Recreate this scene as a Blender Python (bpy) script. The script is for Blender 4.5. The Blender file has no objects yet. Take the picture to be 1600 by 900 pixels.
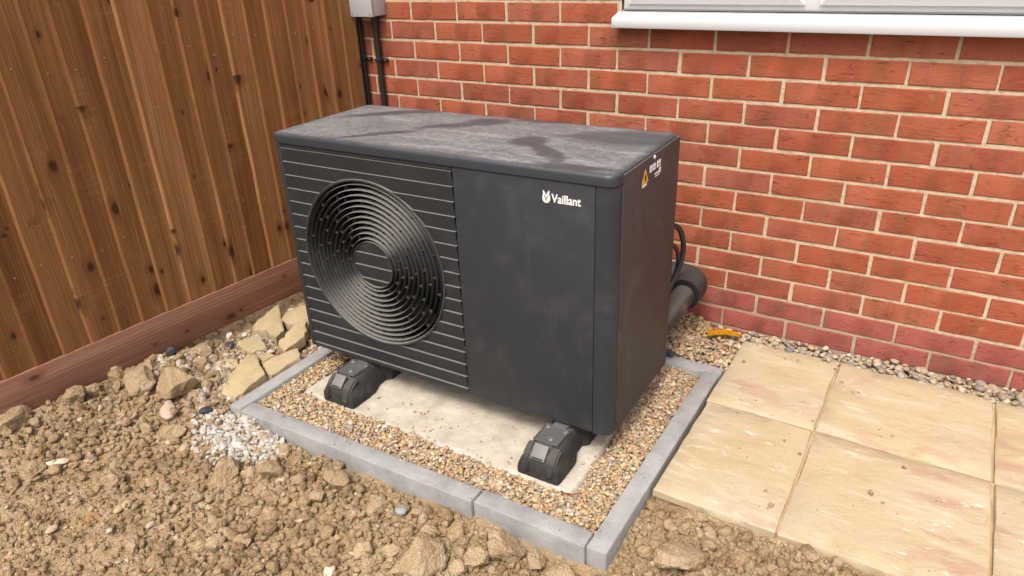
import bpy, bmesh, math, random
import numpy as np
from mathutils import Matrix, Vector, Euler

random.seed(7)
rng = np.random.default_rng(7)
S = bpy.context.scene
COL = S.collection

# ------------------------------------------------------------------ camera, world, sun, exposure
cam = bpy.data.cameras.new('camera')
camo = bpy.data.objects.new('camera', cam)
COL.objects.link(camo)
cam.sensor_fit = 'HORIZONTAL'
cam.sensor_width = 36.0
cam.lens = 36.0 * 1113.04 / 1600.0
cam.clip_start = 0.05
cam.clip_end = 500.0
camo.matrix_world = (Matrix.Translation((0.5995, -2.3766, 1.3163))
                     @ Matrix.Rotation(0.5701, 4, 'Z') @ Matrix.Rotation(1.1198, 4, 'X')
                     @ Matrix.Rotation(-0.0417, 4, 'Z'))
S.camera = camo

SUN = Vector((0.10, -0.60, 1.0)).normalized()          # towards the sun
world = bpy.data.worlds.new('World')
S.world = world
world.use_nodes = True
wn = world.node_tree.nodes
wn.clear()
sky = wn.new('ShaderNodeTexSky')
sky.sky_type = 'NISHITA'
sky.sun_disc = False
sky.sun_elevation = math.asin(SUN.z)
sky.sun_rotation = math.atan2(SUN.x, SUN.y)
sky.air_density = 1.0
sky.dust_density = 7.0
sky.ozone_density = 0.4
bg = wn.new('ShaderNodeBackground')
bg.inputs['Strength'].default_value = 0.15
wo = wn.new('ShaderNodeOutputWorld')
world.node_tree.links.new(sky.outputs[0], bg.inputs[0])
world.node_tree.links.new(bg.outputs[0], wo.inputs[0])
sl = bpy.data.lights.new('sun', 'SUN')
sl.energy = 1.5
sl.angle = math.radians(18)
sl.color = (1.0, 0.985, 0.96)
so = bpy.data.objects.new('sun', sl)
so.rotation_euler = SUN.to_track_quat('Z', 'Y').to_euler()
COL.objects.link(so)
S.view_settings.view_transform = 'Standard'
S.view_settings.look = 'None'
S.view_settings.exposure = 0.55
S.view_settings.gamma = 1.0
S.view_settings.use_curve_mapping = False
S.cycles.max_bounces = 4
S.cycles.diffuse_bounces = 3
S.cycles.glossy_bounces = 2
S.cycles.caustics_reflective = False
S.cycles.caustics_refractive = False


# ------------------------------------------------------------------ node helpers
class Mat:
    def __init__(s, name):
        s.m = bpy.data.materials.new(name)
        s.m.use_nodes = True
        s.t = s.m.node_tree
        s.t.nodes.clear()
        s.out = s.t.nodes.new('ShaderNodeOutputMaterial')
        s.p = s.t.nodes.new('ShaderNodeBsdfPrincipled')
        s.t.links.new(s.p.outputs[0], s.out.inputs[0])
        s._c = {}

    def put(s, sock, v):
        if isinstance(v, bpy.types.NodeSocket):
            s.t.links.new(v, sock)
        elif v is not None:
            if isinstance(v, (tuple, list)) and sock.type == 'RGBA' and len(v) == 3:
                v = (*v, 1.0)
            sock.default_value = v

    def node(s, typ, outs, ins, **props):
        n = s.t.nodes.new(typ)
        for k, v in props.items():
            setattr(n, k, v)
        for k, v in ins.items():
            s.put(n.inputs[k], v)
        return n.outputs[outs] if not isinstance(outs, tuple) else tuple(n.outputs[o] for o in outs)

    def obj(s):
        if 'o' not in s._c:
            s._c['o'] = s.node('ShaderNodeTexCoord', 'Object', {})
        return s._c['o']

    def pos(s):
        if 'p' not in s._c:
            s._c['p'] = s.node('ShaderNodeNewGeometry', 'Position', {})
        return s._c['p']

    def nrm(s):
        return s.node('ShaderNodeNewGeometry', 'Normal', {})

    def island(s):
        return s.node('ShaderNodeNewGeometry', 'Random Per Island', {})

    def rand(s):
        if 'r' not in s._c:
            s._c['r'] = s.node('ShaderNodeObjectInfo', 'Random', {})
        return s._c['r']

    def math(s, op, a, b=0.5, c=0.5, clamp=False):
        return s.node('ShaderNodeMath', 0, {0: a, 1: b, 2: c}, operation=op, use_clamp=clamp)

    def vmath(s, op, a, b=(0, 0, 0), out=0):
        return s.node('ShaderNodeVectorMath', out, {0: a, 1: b}, operation=op)

    def comb(s, x=0., y=0., z=0.):
        return s.node('ShaderNodeCombineXYZ', 0, {0: x, 1: y, 2: z})

    def sep(s, v):
        return s.node('ShaderNodeSeparateXYZ', (0, 1, 2), {0: v})

    def scl(s, v, sc, rot=(0, 0, 0), loc=(0, 0, 0)):
        return s.node('ShaderNodeMapping', 0, {'Vector': v, 'Scale': sc, 'Rotation': rot, 'Location': loc})

    def shifted(s, k=37.0, base=None, r=None):
        r = r if r is not None else s.rand()
        off = s.comb(s.math('MULTIPLY', r, k), s.math('MULTIPLY', r, k * 1.7), s.math('MULTIPLY', r, k * 0.61))
        return s.vmath('ADD', base if base is not None else s.obj(), off)

    def noise(s, v, scale, detail=4., rough=.55, dist=0., out=0):
        return s.node('ShaderNodeTexNoise', out, {'Vector': v, 'Scale': scale, 'Detail': detail, 'Roughness': rough, 'Distortion': dist})

    def voro(s, v, scale, out='Distance', feature='F1', rnd=1.):
        return s.node('ShaderNodeTexVoronoi', out, {'Vector': v, 'Scale': scale, 'Randomness': rnd}, feature=feature)

    def ramp(s, f, stops, interp='LINEAR'):
        n = s.t.nodes.new('ShaderNodeValToRGB')
        n.color_ramp.interpolation = interp
        el = n.color_ramp.elements
        while len(el) > 1:
            el.remove(el[-1])
        for i, (p, c) in enumerate(stops):
            if not isinstance(c, (tuple, list)):
                c = (c, c, c)
            e = el[0] if i == 0 else el.new(p)
            e.position = p
            e.color = (*c[:3], 1.)
        s.put(n.inputs[0], f)
        return n.outputs[0]

    def step(s, f, a, b):
        return s.node('ShaderNodeMapRange', 0, {0: f, 1: a, 2: b, 3: 0., 4: 1.}, interpolation_type='SMOOTHSTEP')

    def mix(s, f, a, b, blend='MIX'):
        n = s.t.nodes.new('ShaderNodeMix')
        n.data_type = 'RGBA'
        n.blend_type = blend
        s.put(n.inputs[0], f)
        s.put(n.inputs[6], a)
        s.put(n.inputs[7], b)
        return n.outputs[2]

    def bump(s, h, strength=.5, dist=.01, nrm=None):
        return s.node('ShaderNodeBump', 0, {'Strength': strength, 'Distance': dist, 'Height': h, 'Normal': nrm})

    def done(s, color, rough=.8, normal=None, spec=.3, metal=0.):
        s.put(s.p.inputs['Base Color'], color)
        s.put(s.p.inputs['Roughness'], rough)
        s.put(s.p.inputs['Normal'], normal)
        s.put(s.p.inputs['Specular IOR Level'], spec)
        s.put(s.p.inputs['Metallic'], metal)
        return s.m


# ------------------------------------------------------------------ materials
def m_brick(island=False):
    M = Mat('clay_brick_far' if island else 'clay_brick')
    if island:
        r = M.island()
        v = M.shifted(41., M.pos(), r)
    else:
        r = M.rand()
        v = M.shifted(41.)
    z = M.sep(M.pos())[2]
    base = M.ramp(r, [(0, (.295, .078, .043)), (.18, (.345, .099, .051)), (.34, (.275, .071, .039)), (.5, (.355, .093, .042)), (.62, (.31, .096, .060)),
                      (.74, (.28, .079, .048)), (.86, (.345, .115, .068)), (1, (.31, .078, .039))])
    band = M.noise(M.scl(v, (26, 3, 3)), 1., 2., .5)
    base = M.mix(M.math('MULTIPLY', M.step(band, .53, .60), .55), base, (.235, .092, .044))
    band2 = M.noise(M.scl(v, (11, 3, 9), loc=(9, 3, 1)), 1., 3., .6)
    base = M.mix(M.math('MULTIPLY', M.step(band2, .46, .66), .5), base, (.38, .125, .074))
    fine = M.noise(v, 240., 4., .65)
    base = M.mix(M.math('MULTIPLY', M.step(fine, .35, .75), .35), base, M.mix(1., base, (.62, .55, .5), 'MULTIPLY'))
    # plum coloured, splashed bricks of the two lowest courses
    wob = M.math('ADD', z, M.math('MULTIPLY', M.math('SUBTRACT', M.noise(M.pos(), 7., 3.), .5), .012))
    low = M.math('SUBTRACT', 1., M.step(wob, .146, .154))
    lowc = M.mix(M.noise(v, 22., 4., .6), (.22, .055, .046), (.36, .115, .095))
    lowc = M.mix(M.math('MULTIPLY', M.step(M.noise(M.scl(v, (15, 4, 5)), 1., 2.), .52, .62), .5), lowc, (.17, .085, .060))
    base = M.mix(M.math('MULTIPLY', low, .85), base, lowc)
    # crease marks
    cv = M.scl(v, (10, 10, 62), rot=(0, .14, 0))
    n1 = M.noise(cv, 1., 2., .5, .25)
    line = M.math('SUBTRACT', 1., M.step(M.math('ABSOLUTE', M.math('SUBTRACT', n1, .5)), .003, .017))
    msk = M.step(M.noise(M.scl(v, (15, 15, 30), loc=(3, 1, 7)), 1., 1.), .47, .54)
    cr = M.math('MULTIPLY', line, msk)
    col = M.mix(M.math('MULTIPLY', cr, .68), base, (.095, .028, .018))
    # mortar smears and pale specks
    sp = M.step(M.voro(v, 150.), .10, .04)
    sp = M.math('MULTIPLY', sp, M.step(M.noise(v, 9., 2.), .5, .62))
    col = M.mix(M.math('MULTIPLY', sp, .6), col, (.62, .45, .33))
    sm = M.step(M.noise(v, 16., 5., .7), .66, .80)
    col = M.mix(M.math('MULTIPLY', sm, .30), col, (.55, .36, .27))
    h = M.noise(M.scl(v, (55, 55, 110)), 1., 4., .65)
    return M.done(col, .86, M.bump(h, .5, .004), .22)


def m_mortar():
    M = Mat('mortar')
    v = M.pos()
    n = M.noise(v, 45., 5., .65)
    col = M.ramp(n, [(.3, (.40, .315, .21)), (.5, (.52, .425, .30)), (.7, (.60, .505, .375))])
    z = M.sep(v)[2]
    low = M.math('SUBTRACT', 1., M.step(z, .10, .17))
    col = M.mix(M.math('MULTIPLY', low, .55), col, (.27, .215, .165))
    st = M.step(M.noise(v, 5., 3.), .55, .7)
    col = M.mix(M.math('MULTIPLY', st, .3), col, (.36, .28, .20))
    h = M.math('ADD', M.noise(v, 160., 4., .7), M.math('MULTIPLY', n, .8))
    return M.done(col, .95, M.bump(h, .6, .004), .15)


def m_wood(name, cols, horiz=False):
    """local y = across the board, z = along it (horizontal boards: swapped)"""
    M = Mat(name)
    o = M.obj()
    r = M.rand()
    v0 = M.shifted(23.)
    if horiz:
        x, y, z = M.sep(v0)
        v0 = M.comb(x, z, y)
    wv = M.noise(M.scl(v0, (2.2, 2.2, 1.1)), 1., 1., .5, 0., 1)
    v = M.vmath('ADD', v0, M.vmath('MULTIPLY', M.vmath('SUBTRACT', wv, (.5, .5, .5)), (.05, .05, .0)))
    vx, vy, vz = M.sep(v)
    kn = M.comb(M.math('MULTIPLY', vy, 15.), M.math('MULTIPLY', vz, 9.), 0.)
    kd = M.node('ShaderNodeTexVoronoi', 'Distance', {'Vector': kn, 'Scale': 1.}, voronoi_dimensions='2D')
    kc = M.sep(M.node('ShaderNodeTexVoronoi', 'Color', {'Vector': kn, 'Scale': 1.}, voronoi_dimensions='2D'))[0]
    # branch whorls sit at the same height in neighbouring boards
    wh = M.step(M.noise(M.comb(0., 3.3, M.math('MULTIPLY', M.sep(M.pos())[2], 4.6)) if not horiz else v0, 1., 0.), .52, .60)
    c2 = M.sep(M.node('ShaderNodeTexVoronoi', 'Color', {'Vector': kn, 'Scale': 1.}, voronoi_dimensions='2D'))[1]
    has = M.step(M.math('MULTIPLY_ADD', wh, .26, kc), .88, .91)
    sz = M.math('MULTIPLY_ADD', M.math('MULTIPLY', c2, c2), .20, .065)
    q = M.math('DIVIDE', kd, sz)
    knot = M.math('MULTIPLY', M.math('SUBTRACT', 1., M.step(q, .5, 1.2)), has)
    halo = M.math('MULTIPLY', M.math('SUBTRACT', 1., M.step(q, .8, 3.2)), has)
    gv = M.vmath('ADD', v, M.comb(0., M.math('MULTIPLY', halo, .02), 0.))
    g1 = M.noise(M.scl(gv, (30, 42, 1.2)), 1., 3., .6, .4)
    g2 = M.noise(M.scl(gv, (150, 230, 3.)), 1., 2., .6)
    tone = M.noise(M.scl(v, (3, 7, 1.0)), 1., 2., .5)
    t = M.math('ADD', M.math('MULTIPLY', g1, .60), M.math('MULTIPLY', tone, .50))
    t = M.math('ADD', t, M.math('MULTIPLY', M.math('SUBTRACT', r, .5), .16))
    t = M.math('ADD', t, M.math('MULTIPLY', M.math('SUBTRACT', g2, .5), .34))
    col = M.ramp(t, [(.30, cols[0]), (.50, cols[1]), (.66, cols[2]), (.84, cols[3])])
    saw = M.noise(M.scl(v, (3, 5, 110)), 1., 1., .5)
    smk = M.step(M.noise(M.scl(v, (2, 9, 6), loc=(4, 4, 4)), 1., 1.), .54, .60)
    col = M.mix(M.math('MULTIPLY', M.math('MULTIPLY', M.step(saw, .48, .66), smk), .14), col, cols[3])
    col = M.mix(M.math('MULTIPLY', halo, .55), col, cols[0])
    col = M.mix(M.math('MULTIPLY', knot, .88), col, cols[4])
    sc_ = M.voro(v, 26., 'Color')
    sp = M.math('MULTIPLY', M.step(M.voro(v, 26.), .075, .04), M.step(M.sep(sc_)[1], .84, .88))
    col = M.mix(M.math('MULTIPLY', sp, .6), col, (.50, .40, .30))
    h = M.noise(M.scl(v0, (90, 150, 2.4)), 1., 3., .6)
    return M.done(col, .74, M.bump(h, .40, .005), .22)


def m_slab(name='sandstone_paving', warm=1.):
    M = Mat(name)
    v = M.shifted(19.)
    n0 = M.noise(v, 3.2, 4., .6, .6)
    col = M.ramp(n0, [(.28, (.405, .330, .200)), (.45, (.445, .370, .235)), (.6, (.445, .380, .262)), (.75, (.49, .43, .315))])
    turn = M.comb(0., 0., M.math('MULTIPLY_ADD', M.rand(), 2.0, -1.5))
    vein = M.noise(M.scl(v, (5, 19, 4), rot=turn), 1., 5., .62, .8)
    col = M.mix(M.math('MULTIPLY', M.step(vein, .50, .68), .38), col, (.36, .265, .155))
    col = M.mix(M.math('MULTIPLY', M.step(vein, .46, .34), .45), col, (.55, .49, .37))
    pink = M.math('MULTIPLY', M.step(M.noise(M.scl(v, (7, 20, 4), rot=turn, loc=(2, 5, 1)), 1., 4., .62), .50, .62), M.step(M.noise(v, 2.3, 2.), .45, .6))
    col = M.mix(M.math('MULTIPLY', pink, .6), col, (.38, .23, .165))
    wht = M.math('MULTIPLY', M.step(M.noise(M.scl(v, (15, 34, 9), rot=turn, loc=(8, 1, 1)), 1., 5., .74), .58, .70), M.step(M.noise(v, 4.1, 2.), .46, .6))
    col = M.mix(M.math('MULTIPLY', wht, .8), col, (.68, .63, .53))
    fine = M.noise(v, 230., 4., .7)
    col = M.mix(M.math('MULTIPLY', M.step(fine, .4, .8), .35), col, M.mix(1., col, (.66, .60, .52), 'MULTIPLY'))
    sp = M.math('MULTIPLY', M.step(M.voro(v, 55.), .16, .07), M.step(M.sep(M.voro(v, 55., 'Color'))[0], .83, .88))
    col = M.mix(M.math('MULTIPLY', sp, .7), col, (.25, .165, .085))
    h = M.noise(M.scl(v, (22, 42, 20), rot=(0, 0, -.62)), 1., 5., .68)
    return M.done(col, .80, M.bump(h, .40, .010), .25)


def m_concrete(name, cols, pit=.5, grain=300.):
    M = Mat(name)
    v = M.shifted(13., M.pos())
    n = M.noise(v, 14., 5., .65)
    col = M.ramp(n, [(.3, cols[0]), (.5, cols[1]), (.72, cols[2])])
    fine = M.noise(v, grain, 3., .7)
    col = M.mix(M.math('MULTIPLY', M.step(fine, .42, .75), .35), col, M.mix(1., col, (.6, .58, .55), 'MULTIPLY'))
    sp = M.math('MULTIPLY', M.step(M.voro(v, 48.), .16, .08), M.step(M.sep(M.voro(v, 48., 'Color'))[0], 1. - pit * .3, 1. - pit * .24))
    col = M.mix(M.math('MULTIPLY', sp, .75), col, (.17, .125, .08))
    wh = M.math('MULTIPLY', M.step(M.noise(v, 38., 4., .7), .63, .74), .5)
    col = M.mix(wh, col, cols[3])
    h = M.math('ADD', M.math('MULTIPLY', fine, .5), M.math('SUBTRACT', M.noise(v, 60., 4.), M.math('MULTIPLY', sp, 1.)))
    return M.done(col, .9, M.bump(h, .5, .004), .2)


def m_soil(name, dark=1.):
    M = Mat(name)
    p = M.pos()
    r = M.island()
    n = M.noise(p, 7., 5., .62)
    n2 = M.noise(M.shifted(17., p, r), 55., 5., .68)
    t = M.math('ADD', M.math('MULTIPLY', n, .55), M.math('ADD', M.math('MULTIPLY', n2, .45), M.math('MULTIPLY', M.math('SUBTRACT', r, .5), .16)))
    d = dark
    col = M.ramp(t, [(.30, (.205 * d, .140 * d, .075 * d)), (.44, (.325 * d, .230 * d, .130 * d)), (.56, (.415 * d, .307 * d, .185 * d)), (.74, (.515 * d, .41 * d, .278 * d))])
    och = M.math('MULTIPLY', M.step(M.noise(p, 15., 3.), .6, .72), .5)
    col = M.mix(och, col, (.36, .205, .070))
    dst = M.math('MULTIPLY', M.step(M.noise(p, 21., 5., .7), .60, .78), .5)
    col = M.mix(dst, col, (.50, .39, .26))
    g = M.noise(p, 420., 3., .7)
    col = M.mix(M.math('MULTIPLY', M.step(g, .45, .75), .35), col, M.mix(1., col, (.6, .56, .5), 'MULTIPLY'))
    h = M.math('ADD', M.math('MULTIPLY', M.voro(p, 210.), -.8), M.noise(p, 260., 3., .7))
    return M.done(col, .97, M.bump(h, .9, .005), .1)


def m_pebble(name, stops, sheen=.35):
    M = Mat(name)
    r = M.island()
    col = M.ramp(r, stops)
    v = M.shifted(29., M.pos(), r)
    n = M.noise(v, 90., 4., .65)
    col = M.mix(M.math('MULTIPLY', M.step(n, .5, .75), .45), col, M.mix(1., col, (.62, .52, .42), 'MULTIPLY'))
    col = M.mix(M.math('MULTIPLY', M.step(n, .45, .25), .3), col, (.62, .50, .34))
    return M.done(col, .62, M.bump(M.noise(v, 240., 3., .6), .3, .002), sheen)


def m_plastic(name, base, dust=(.30, .28, .25), amount=.35, up=.9, rough=.46, spec=.4, brown=0.):
    """dark painted metal with a film of building dust, thicker on ledges facing up"""
    M = Mat(name)
    v = M.shifted(11.)
    n = M.noise(v, 9., 6., .68, .5)
    d = M.math('MULTIPLY', M.step(n, .46, .80), amount)
    streak = M.noise(M.scl(v, (40, 40, 3.)), 1., 4., .6)
    d = M.math('ADD', d, M.math('MULTIPLY', M.step(streak, .55, .80), amount * .35))
    scr = M.noise(M.scl(v, (30, 30, 95), rot=(.3, .5, .2)), 1., 4., .7, 1.5)
    scr = M.math('SUBTRACT', 1., M.step(M.math('ABSOLUTE', M.math('SUBTRACT', scr, .5)), .0, .012))
    scr = M.math('MULTIPLY', scr, M.step(M.noise(v, 5., 2.), .58, .68))
    d = M.math('ADD', d, M.math('MULTIPLY', scr, amount * .6))
    nz = M.sep(M.nrm())[2]
    ledge = M.math('MULTIPLY', M.step(nz, .35, .85), up)
    ledge = M.math('MULTIPLY', ledge, M.math('MULTIPLY_ADD', M.noise(v, 40., 4., .7), .7, .55))
    d = M.math('MAXIMUM', d, ledge, clamp=True)
    b = M.mix(brown, base, (.105, .066, .050))  # brown: reflected brick and soil tint put into the base, besides the dust
    col = M.mix(d, b, dust)
    rg = M.math('MULTIPLY_ADD', d, .4, rough, clamp=True)
    return M.done(col, rg, M.bump(M.noise(v, 600., 2.), .06, .002), spec)


def m_lid():
    M = Mat('dusty_lid')
    v = M.obj()
    w = M.noise(v, 7., 3., .6, 0., 1)
    vw = M.vmath('ADD', v, M.vmath('MULTIPLY', M.vmath('SUBTRACT', w, (.5, .5, .5)), (.10, .08, 0)))
    x, y, z = M.sep(vw)
    fine = M.noise(M.scl(v, (55, 150, 1), rot=(0, 0, .12)), 1., 4., .75, .5)       # short dried dust marks
    med = M.noise(M.scl(vw, (5, 13, 1), rot=(0, 0, .5)), 1., 4., .6)
    # hand-wiped patches in the dust: centre x, y, half lengths, angle
    wipe = None
    for cx, cy, a, b, ang in ((.21, .365, .21, .034, .66), (.555, .355, .085, .050, .35), (.49, .29, .13, .030, .75), (.785, .200, .060, .052, .9), (.70, .42, .085, .020, .1),
                              (.87, .13, .13, .024, -.75), (1.0, .03, .10, .025, 0.), (1.02, .33, .17, .085, .3), (.33, .10, .12, .020, .8)):
        dx, dy = M.math('SUBTRACT', x, cx), M.math('SUBTRACT', y, cy)
        c, sn = math.cos(ang), math.sin(ang)
        u = M.math('MULTIPLY_ADD', dx, c / a, M.math('MULTIPLY', dy, sn / a))
        t = M.math('MULTIPLY_ADD', dx, -sn / b, M.math('MULTIPLY', dy, c / b))
        d2 = M.math('MULTIPLY_ADD', u, u, M.math('MULTIPLY', t, t))
        e = M.math('SUBTRACT', 1., M.step(d2, .3, 1.6))
        wipe = e if wipe is None else M.math('MAXIMUM', wipe, e)
    d = M.math('MULTIPLY_ADD', M.step(med, .36, .62), .16, .36)
    d = M.math('MULTIPLY', d, M.math('MULTIPLY_ADD', M.step(fine, .36, .64), .80, .50))
    sp = M.step(M.noise(M.scl(v, (80, 210, 1)), 1., 2., .7), .58, .70)
    d = M.math('ADD', d, M.math('MULTIPLY', sp, .24))
    swirl = M.noise(M.scl(vw, (2.2, 34, 1), rot=(0, 0, -.75)), 1., 2., .5)          # soft smear lines
    d = M.math('ADD', d, M.math('MULTIPLY', M.step(swirl, .54, .68), .20))
    d = M.math('MULTIPLY', d, M.math('SUBTRACT', 1., M.math('MULTIPLY', wipe, .72)), clamp=True)
    x0, y0, z0 = M.sep(v)
    edge = M.step(M.math('MINIMUM', M.math('MINIMUM', M.math('ADD', x0, .007), M.math('SUBTRACT', 1.131, x0)), M.math('MINIMUM', M.math('ADD', y0, .006), M.math('SUBTRACT', .445, y0))), .004, .030)
    d = M.math('MULTIPLY', d, M.math('MULTIPLY_ADD', edge, .75, .25))
    d = M.math('MULTIPLY', d, M.step(M.sep(M.nrm())[2], .3, .9))
    col = M.mix(d, (.030, .035, .044), (.32, .325, .32))
    return M.done(col, M.math('MULTIPLY_ADD', d, .35, .42, clamp=True), M.bump(fine, .08, .002), .4)


def m_plain(name, col, rough=.6, spec=.4, metal=0., var=.25, scale=30.):
    M = Mat(name)
    v = M.shifted(7.)
    n = M.noise(v, scale, 4., .65)
    c = M.mix(M.math('MULTIPLY', n, var * 2), col, tuple(x * .62 for x in col))
    return M.done(c, rough, M.bump(M.noise(v, scale * 8, 2.), .08, .002), spec, metal)


MT = {}
MT['brick'] = m_brick()
MT['brick_far'] = m_brick(True)
MT['mortar'] = m_mortar()
MT['board'] = m_wood('treated_fence_board', [(.132, .055, .018), (.215, .097, .033), (.28, .134, .050), (.42, .23, .105), (.042, .016, .008)])
MT['gravel_board'] = m_wood('treated_gravel_board', [(.165, .068, .040), (.225, .102, .063), (.265, .132, .087), (.35, .20, .14), (.075, .028, .017)], True)
MT['slab'] = m_slab()
MT['joint'] = m_concrete('sandy_joint', [(.36, .25, .14), (.46, .34, .20), (.52, .39, .24), (.58, .46, .31)])
MT['edging'] = m_concrete('grey_edging_concrete', [(.235, .238, .235), (.31, .313, .31), (.37, .37, .362), (.50, .49, .47)], .12)
MT['pad'] = m_concrete('pale_pad_concrete', [(.37, .335, .27), (.47, .43, .355), (.55, .51, .43), (.62, .585, .51)], 1.0, 150.)
MT['soil'] = m_soil('dry_clay_soil')
MT['clod'] = m_soil('clay_clod', 1.0)
MT['bed'] = m_soil('gravel_bed_sand', .8)
GR = [(0, (.38, .25, .11)), (.1, (.48, .36, .20)), (.2, (.28, .20, .125)), (.3, (.53, .44, .30)), (.4, (.36, .245, .13)), (.5, (.27, .22, .165)),
      (.58, (.46, .31, .135)), (.68, (.57, .51, .40)), (.76, (.21, .205, .20)), (.84, (.42, .30, .165)), (.92, (.33, .17, .095)), (1, (.49, .41, .28))]
MT['gravel'] = m_pebble('golden_gravel', GR)
MT['wall_gravel'] = m_pebble('river_pebbles', [(0, (.30, .23, .15)), (.15, (.44, .34, .22)), (.3, (.14, .135, .13)), (.42, (.50, .43, .31)), (.6, (.26, .205, .15)), (.72, (.40, .28, .15)), (.84, (.18, .175, .175)), (1, (.47, .39, .28))])
MT['white_chip'] = m_pebble('white_chippings', [(0, (.37, .355, .32)), (.4, (.52, .50, .465)), (.66, (.44, .405, .35)), (.80, (.36, .28, .19)), (.90, (.34, .24, .14)), (1, (.55, .53, .50))])
MT['rubble'] = m_pebble('pale_rubble', [(0, (.38, .32, .25)), (.4, (.52, .46, .38)), (.7, (.28, .24, .20)), (1, (.62, .57, .49))])
MT['mix_stone'] = m_pebble('soil_stones', [(0, (.40, .31, .21)), (.3, (.48, .39, .27)), (.45, (.40, .25, .11)), (.55, (.44, .34, .23)), (.7, (.54, .48, .39)), (.85, (.31, .29, .27)), (1, (.44, .34, .21))], .2)
MT['unit'] = m_plastic('anthracite_front', (.027, .0305, .036), (.19, .195, .195), .13, .85, .55, .32)
MT['louvre'] = m_plastic('anthracite_louvre', (.026, .0285, .032), (.205, .20, .185), .10, .85, .6, .28)
MT['ring'] = m_plastic('anthracite_grille', (.034, .036, .037), (.26, .255, .23), .18, .60, .58, .28)
MT['rib'] = m_plastic('anthracite_ribs', (.034, .036, .037), (.22, .215, .20), .12, .22, .6, .22)
MT['side'] = m_plastic('anthracite_side', (.042, .042, .044), (.23, .205, .19), .26, .6, .55, .24, .16)  # last value paints warm reflection from bricks and ground, under real dust
MT['lid'] = m_lid()
MT['inner'] = m_plain('black_inner', (.008, .008, .009), .6, .3)
MT['rubber'] = m_plastic('recycled_rubber', (.030, .030, .030), (.22, .20, .17), .30, .28, .75, .25)
MT['zinc'] = m_plain('galvanised_bracket', (.42, .43, .43), .38, .5, .75, .3, 60.)
MT['bracket'] = m_plastic('grey_bracket', (.050, .053, .055), (.24, .23, .21), .5, .25, .35, .5)
MT['pale_cap'] = m_plain('pale_grey_plastic', (.19, .19, .18), .55, .4)
MT['white'] = m_plain('white_upvc', (.52, .535, .55), .32, .5, 0., .04)
MT['mullion'] = m_plain('grey_mullion', (.30, .31, .315), .4, .4, 0., .05)
MT['sash'] = m_plain('white_sash', (.70, .715, .73), .32, .5, 0., .04)
MT['gasket'] = m_plain('grey_gasket', (.20, .21, .215), .6, .3)
MT['enclosure'] = m_plain('pale_grey_enclosure', (.46, .47, .485), .45, .45, 0., .08)
MT['conduit'] = m_plain('black_conduit', (.018, .019, .021), .42, .45)
MT['insul'] = m_plastic('black_pipe_insulation', (.022, .023, .026), (.16, .15, .13), .15, .20, .55, .35)
MT['insul_dirty'] = m_plastic('dusty_pipe_sleeve', (.032, .031, .031), (.28, .25, .21), .60, .35, .6, .3)
MT['print'] = m_plain('white_print', (.82, .82, .82), .45, .4, 0., .03)
MT['yellow'] = m_plain('yellow_warning', (.80, .42, .03), .5, .4, 0., .1)
MT['black_print'] = m_plain('black_print', (.02, .02, .02), .6, .3)
MT['tape'] = m_plain('orange_plastic', (.72, .37, .010), .45, .4, 0., .12)
MT['red'] = m_plain('red_tape', (.62, .035, .025), .6, .3)
MT['slate'] = m_plain('dark_slate_stone', (.055, .060, .070), .7, .35, 0., .4)
MT['blue_grey'] = m_plain('blue_grey_plastic', (.07, .08, .115), .5, .4)
GLASS = Mat('window_glass')
GLASS.p.inputs['Base Color'].default_value = (.05, .06, .065, 1)
GLASS.p.inputs['Roughness'].default_value = .03
GLASS.p.inputs['Specular IOR Level'].default_value = .6
MT['glass'] = GLASS.m


# ------------------------------------------------------------------ mesh helpers
def tag(o, label=None, cat=None, group=None, kind=None):
    if label: o['label'] = label
    if cat: o['category'] = cat
    if group: o['group'] = group
    if kind: o['kind'] = kind
    return o


def link(name, data, mat=None, parent=None, loc=None, rot=None):
    o = bpy.data.objects.new(name, data)
    COL.objects.link(o)
    if mat is not None and data is not None and len(data.materials) == 0:
        data.materials.append(MT[mat])
    if parent is not None: o.parent = parent
    if loc is not None: o.location = loc
    if rot is not None: o.rotation_euler = rot
    return o


def empty(name, loc=(0, 0, 0), rot=(0, 0, 0)):
    o = bpy.data.objects.new(name, None)
    o.empty_display_size = .05
    COL.objects.link(o)
    o.location = loc
    o.rotation_euler = rot
    return o


def mesh_np(name, V, F, smooth=False):
    """F: (n,3) or (n,4) int array"""
    V = np.asarray(V, np.float32)
    F = np.asarray(F, np.int32)
    me = bpy.data.meshes.new(name)
    k = F.shape[1]
    me.vertices.add(len(V))
    me.vertices.foreach_set('co', V.ravel())
    me.loops.add(F.size)
    me.loops.foreach_set('vertex_index', F.ravel())
    me.polygons.add(len(F))
    me.polygons.foreach_set('loop_start', np.arange(0, F.size, k, dtype=np.int32))
    me.polygons.foreach_set('use_smooth', np.full(len(F), smooth, bool))
    me.update(calc_edges=True)
    return me


def mesh_pd(name, V, F, smooth=False):
    me = bpy.data.meshes.new(name)
    me.from_pydata([tuple(v) for v in V], [], [tuple(f) for f in F])
    me.update()
    if smooth:
        for p in me.polygons: p.use_smooth = True
    return me


def bm_mesh(name, bm, smooth=False):
    bmesh.ops.recalc_face_normals(bm, faces=bm.faces[:])
    me = bpy.data.meshes.new(name)
    bm.to_mesh(me)
    bm.free()
    if smooth:
        for p in me.polygons: p.use_smooth = True
    return me


def auto_smooth(me, deg=35):
    bm = bmesh.new()
    bm.from_mesh(me)
    for f in bm.faces: f.smooth = True
    a = math.radians(deg)
    for e in bm.edges:
        if len(e.link_faces) == 2 and e.calc_face_angle(0) > a: e.smooth = False
    bm.to_mesh(me)
    bm.free()
    return me


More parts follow.
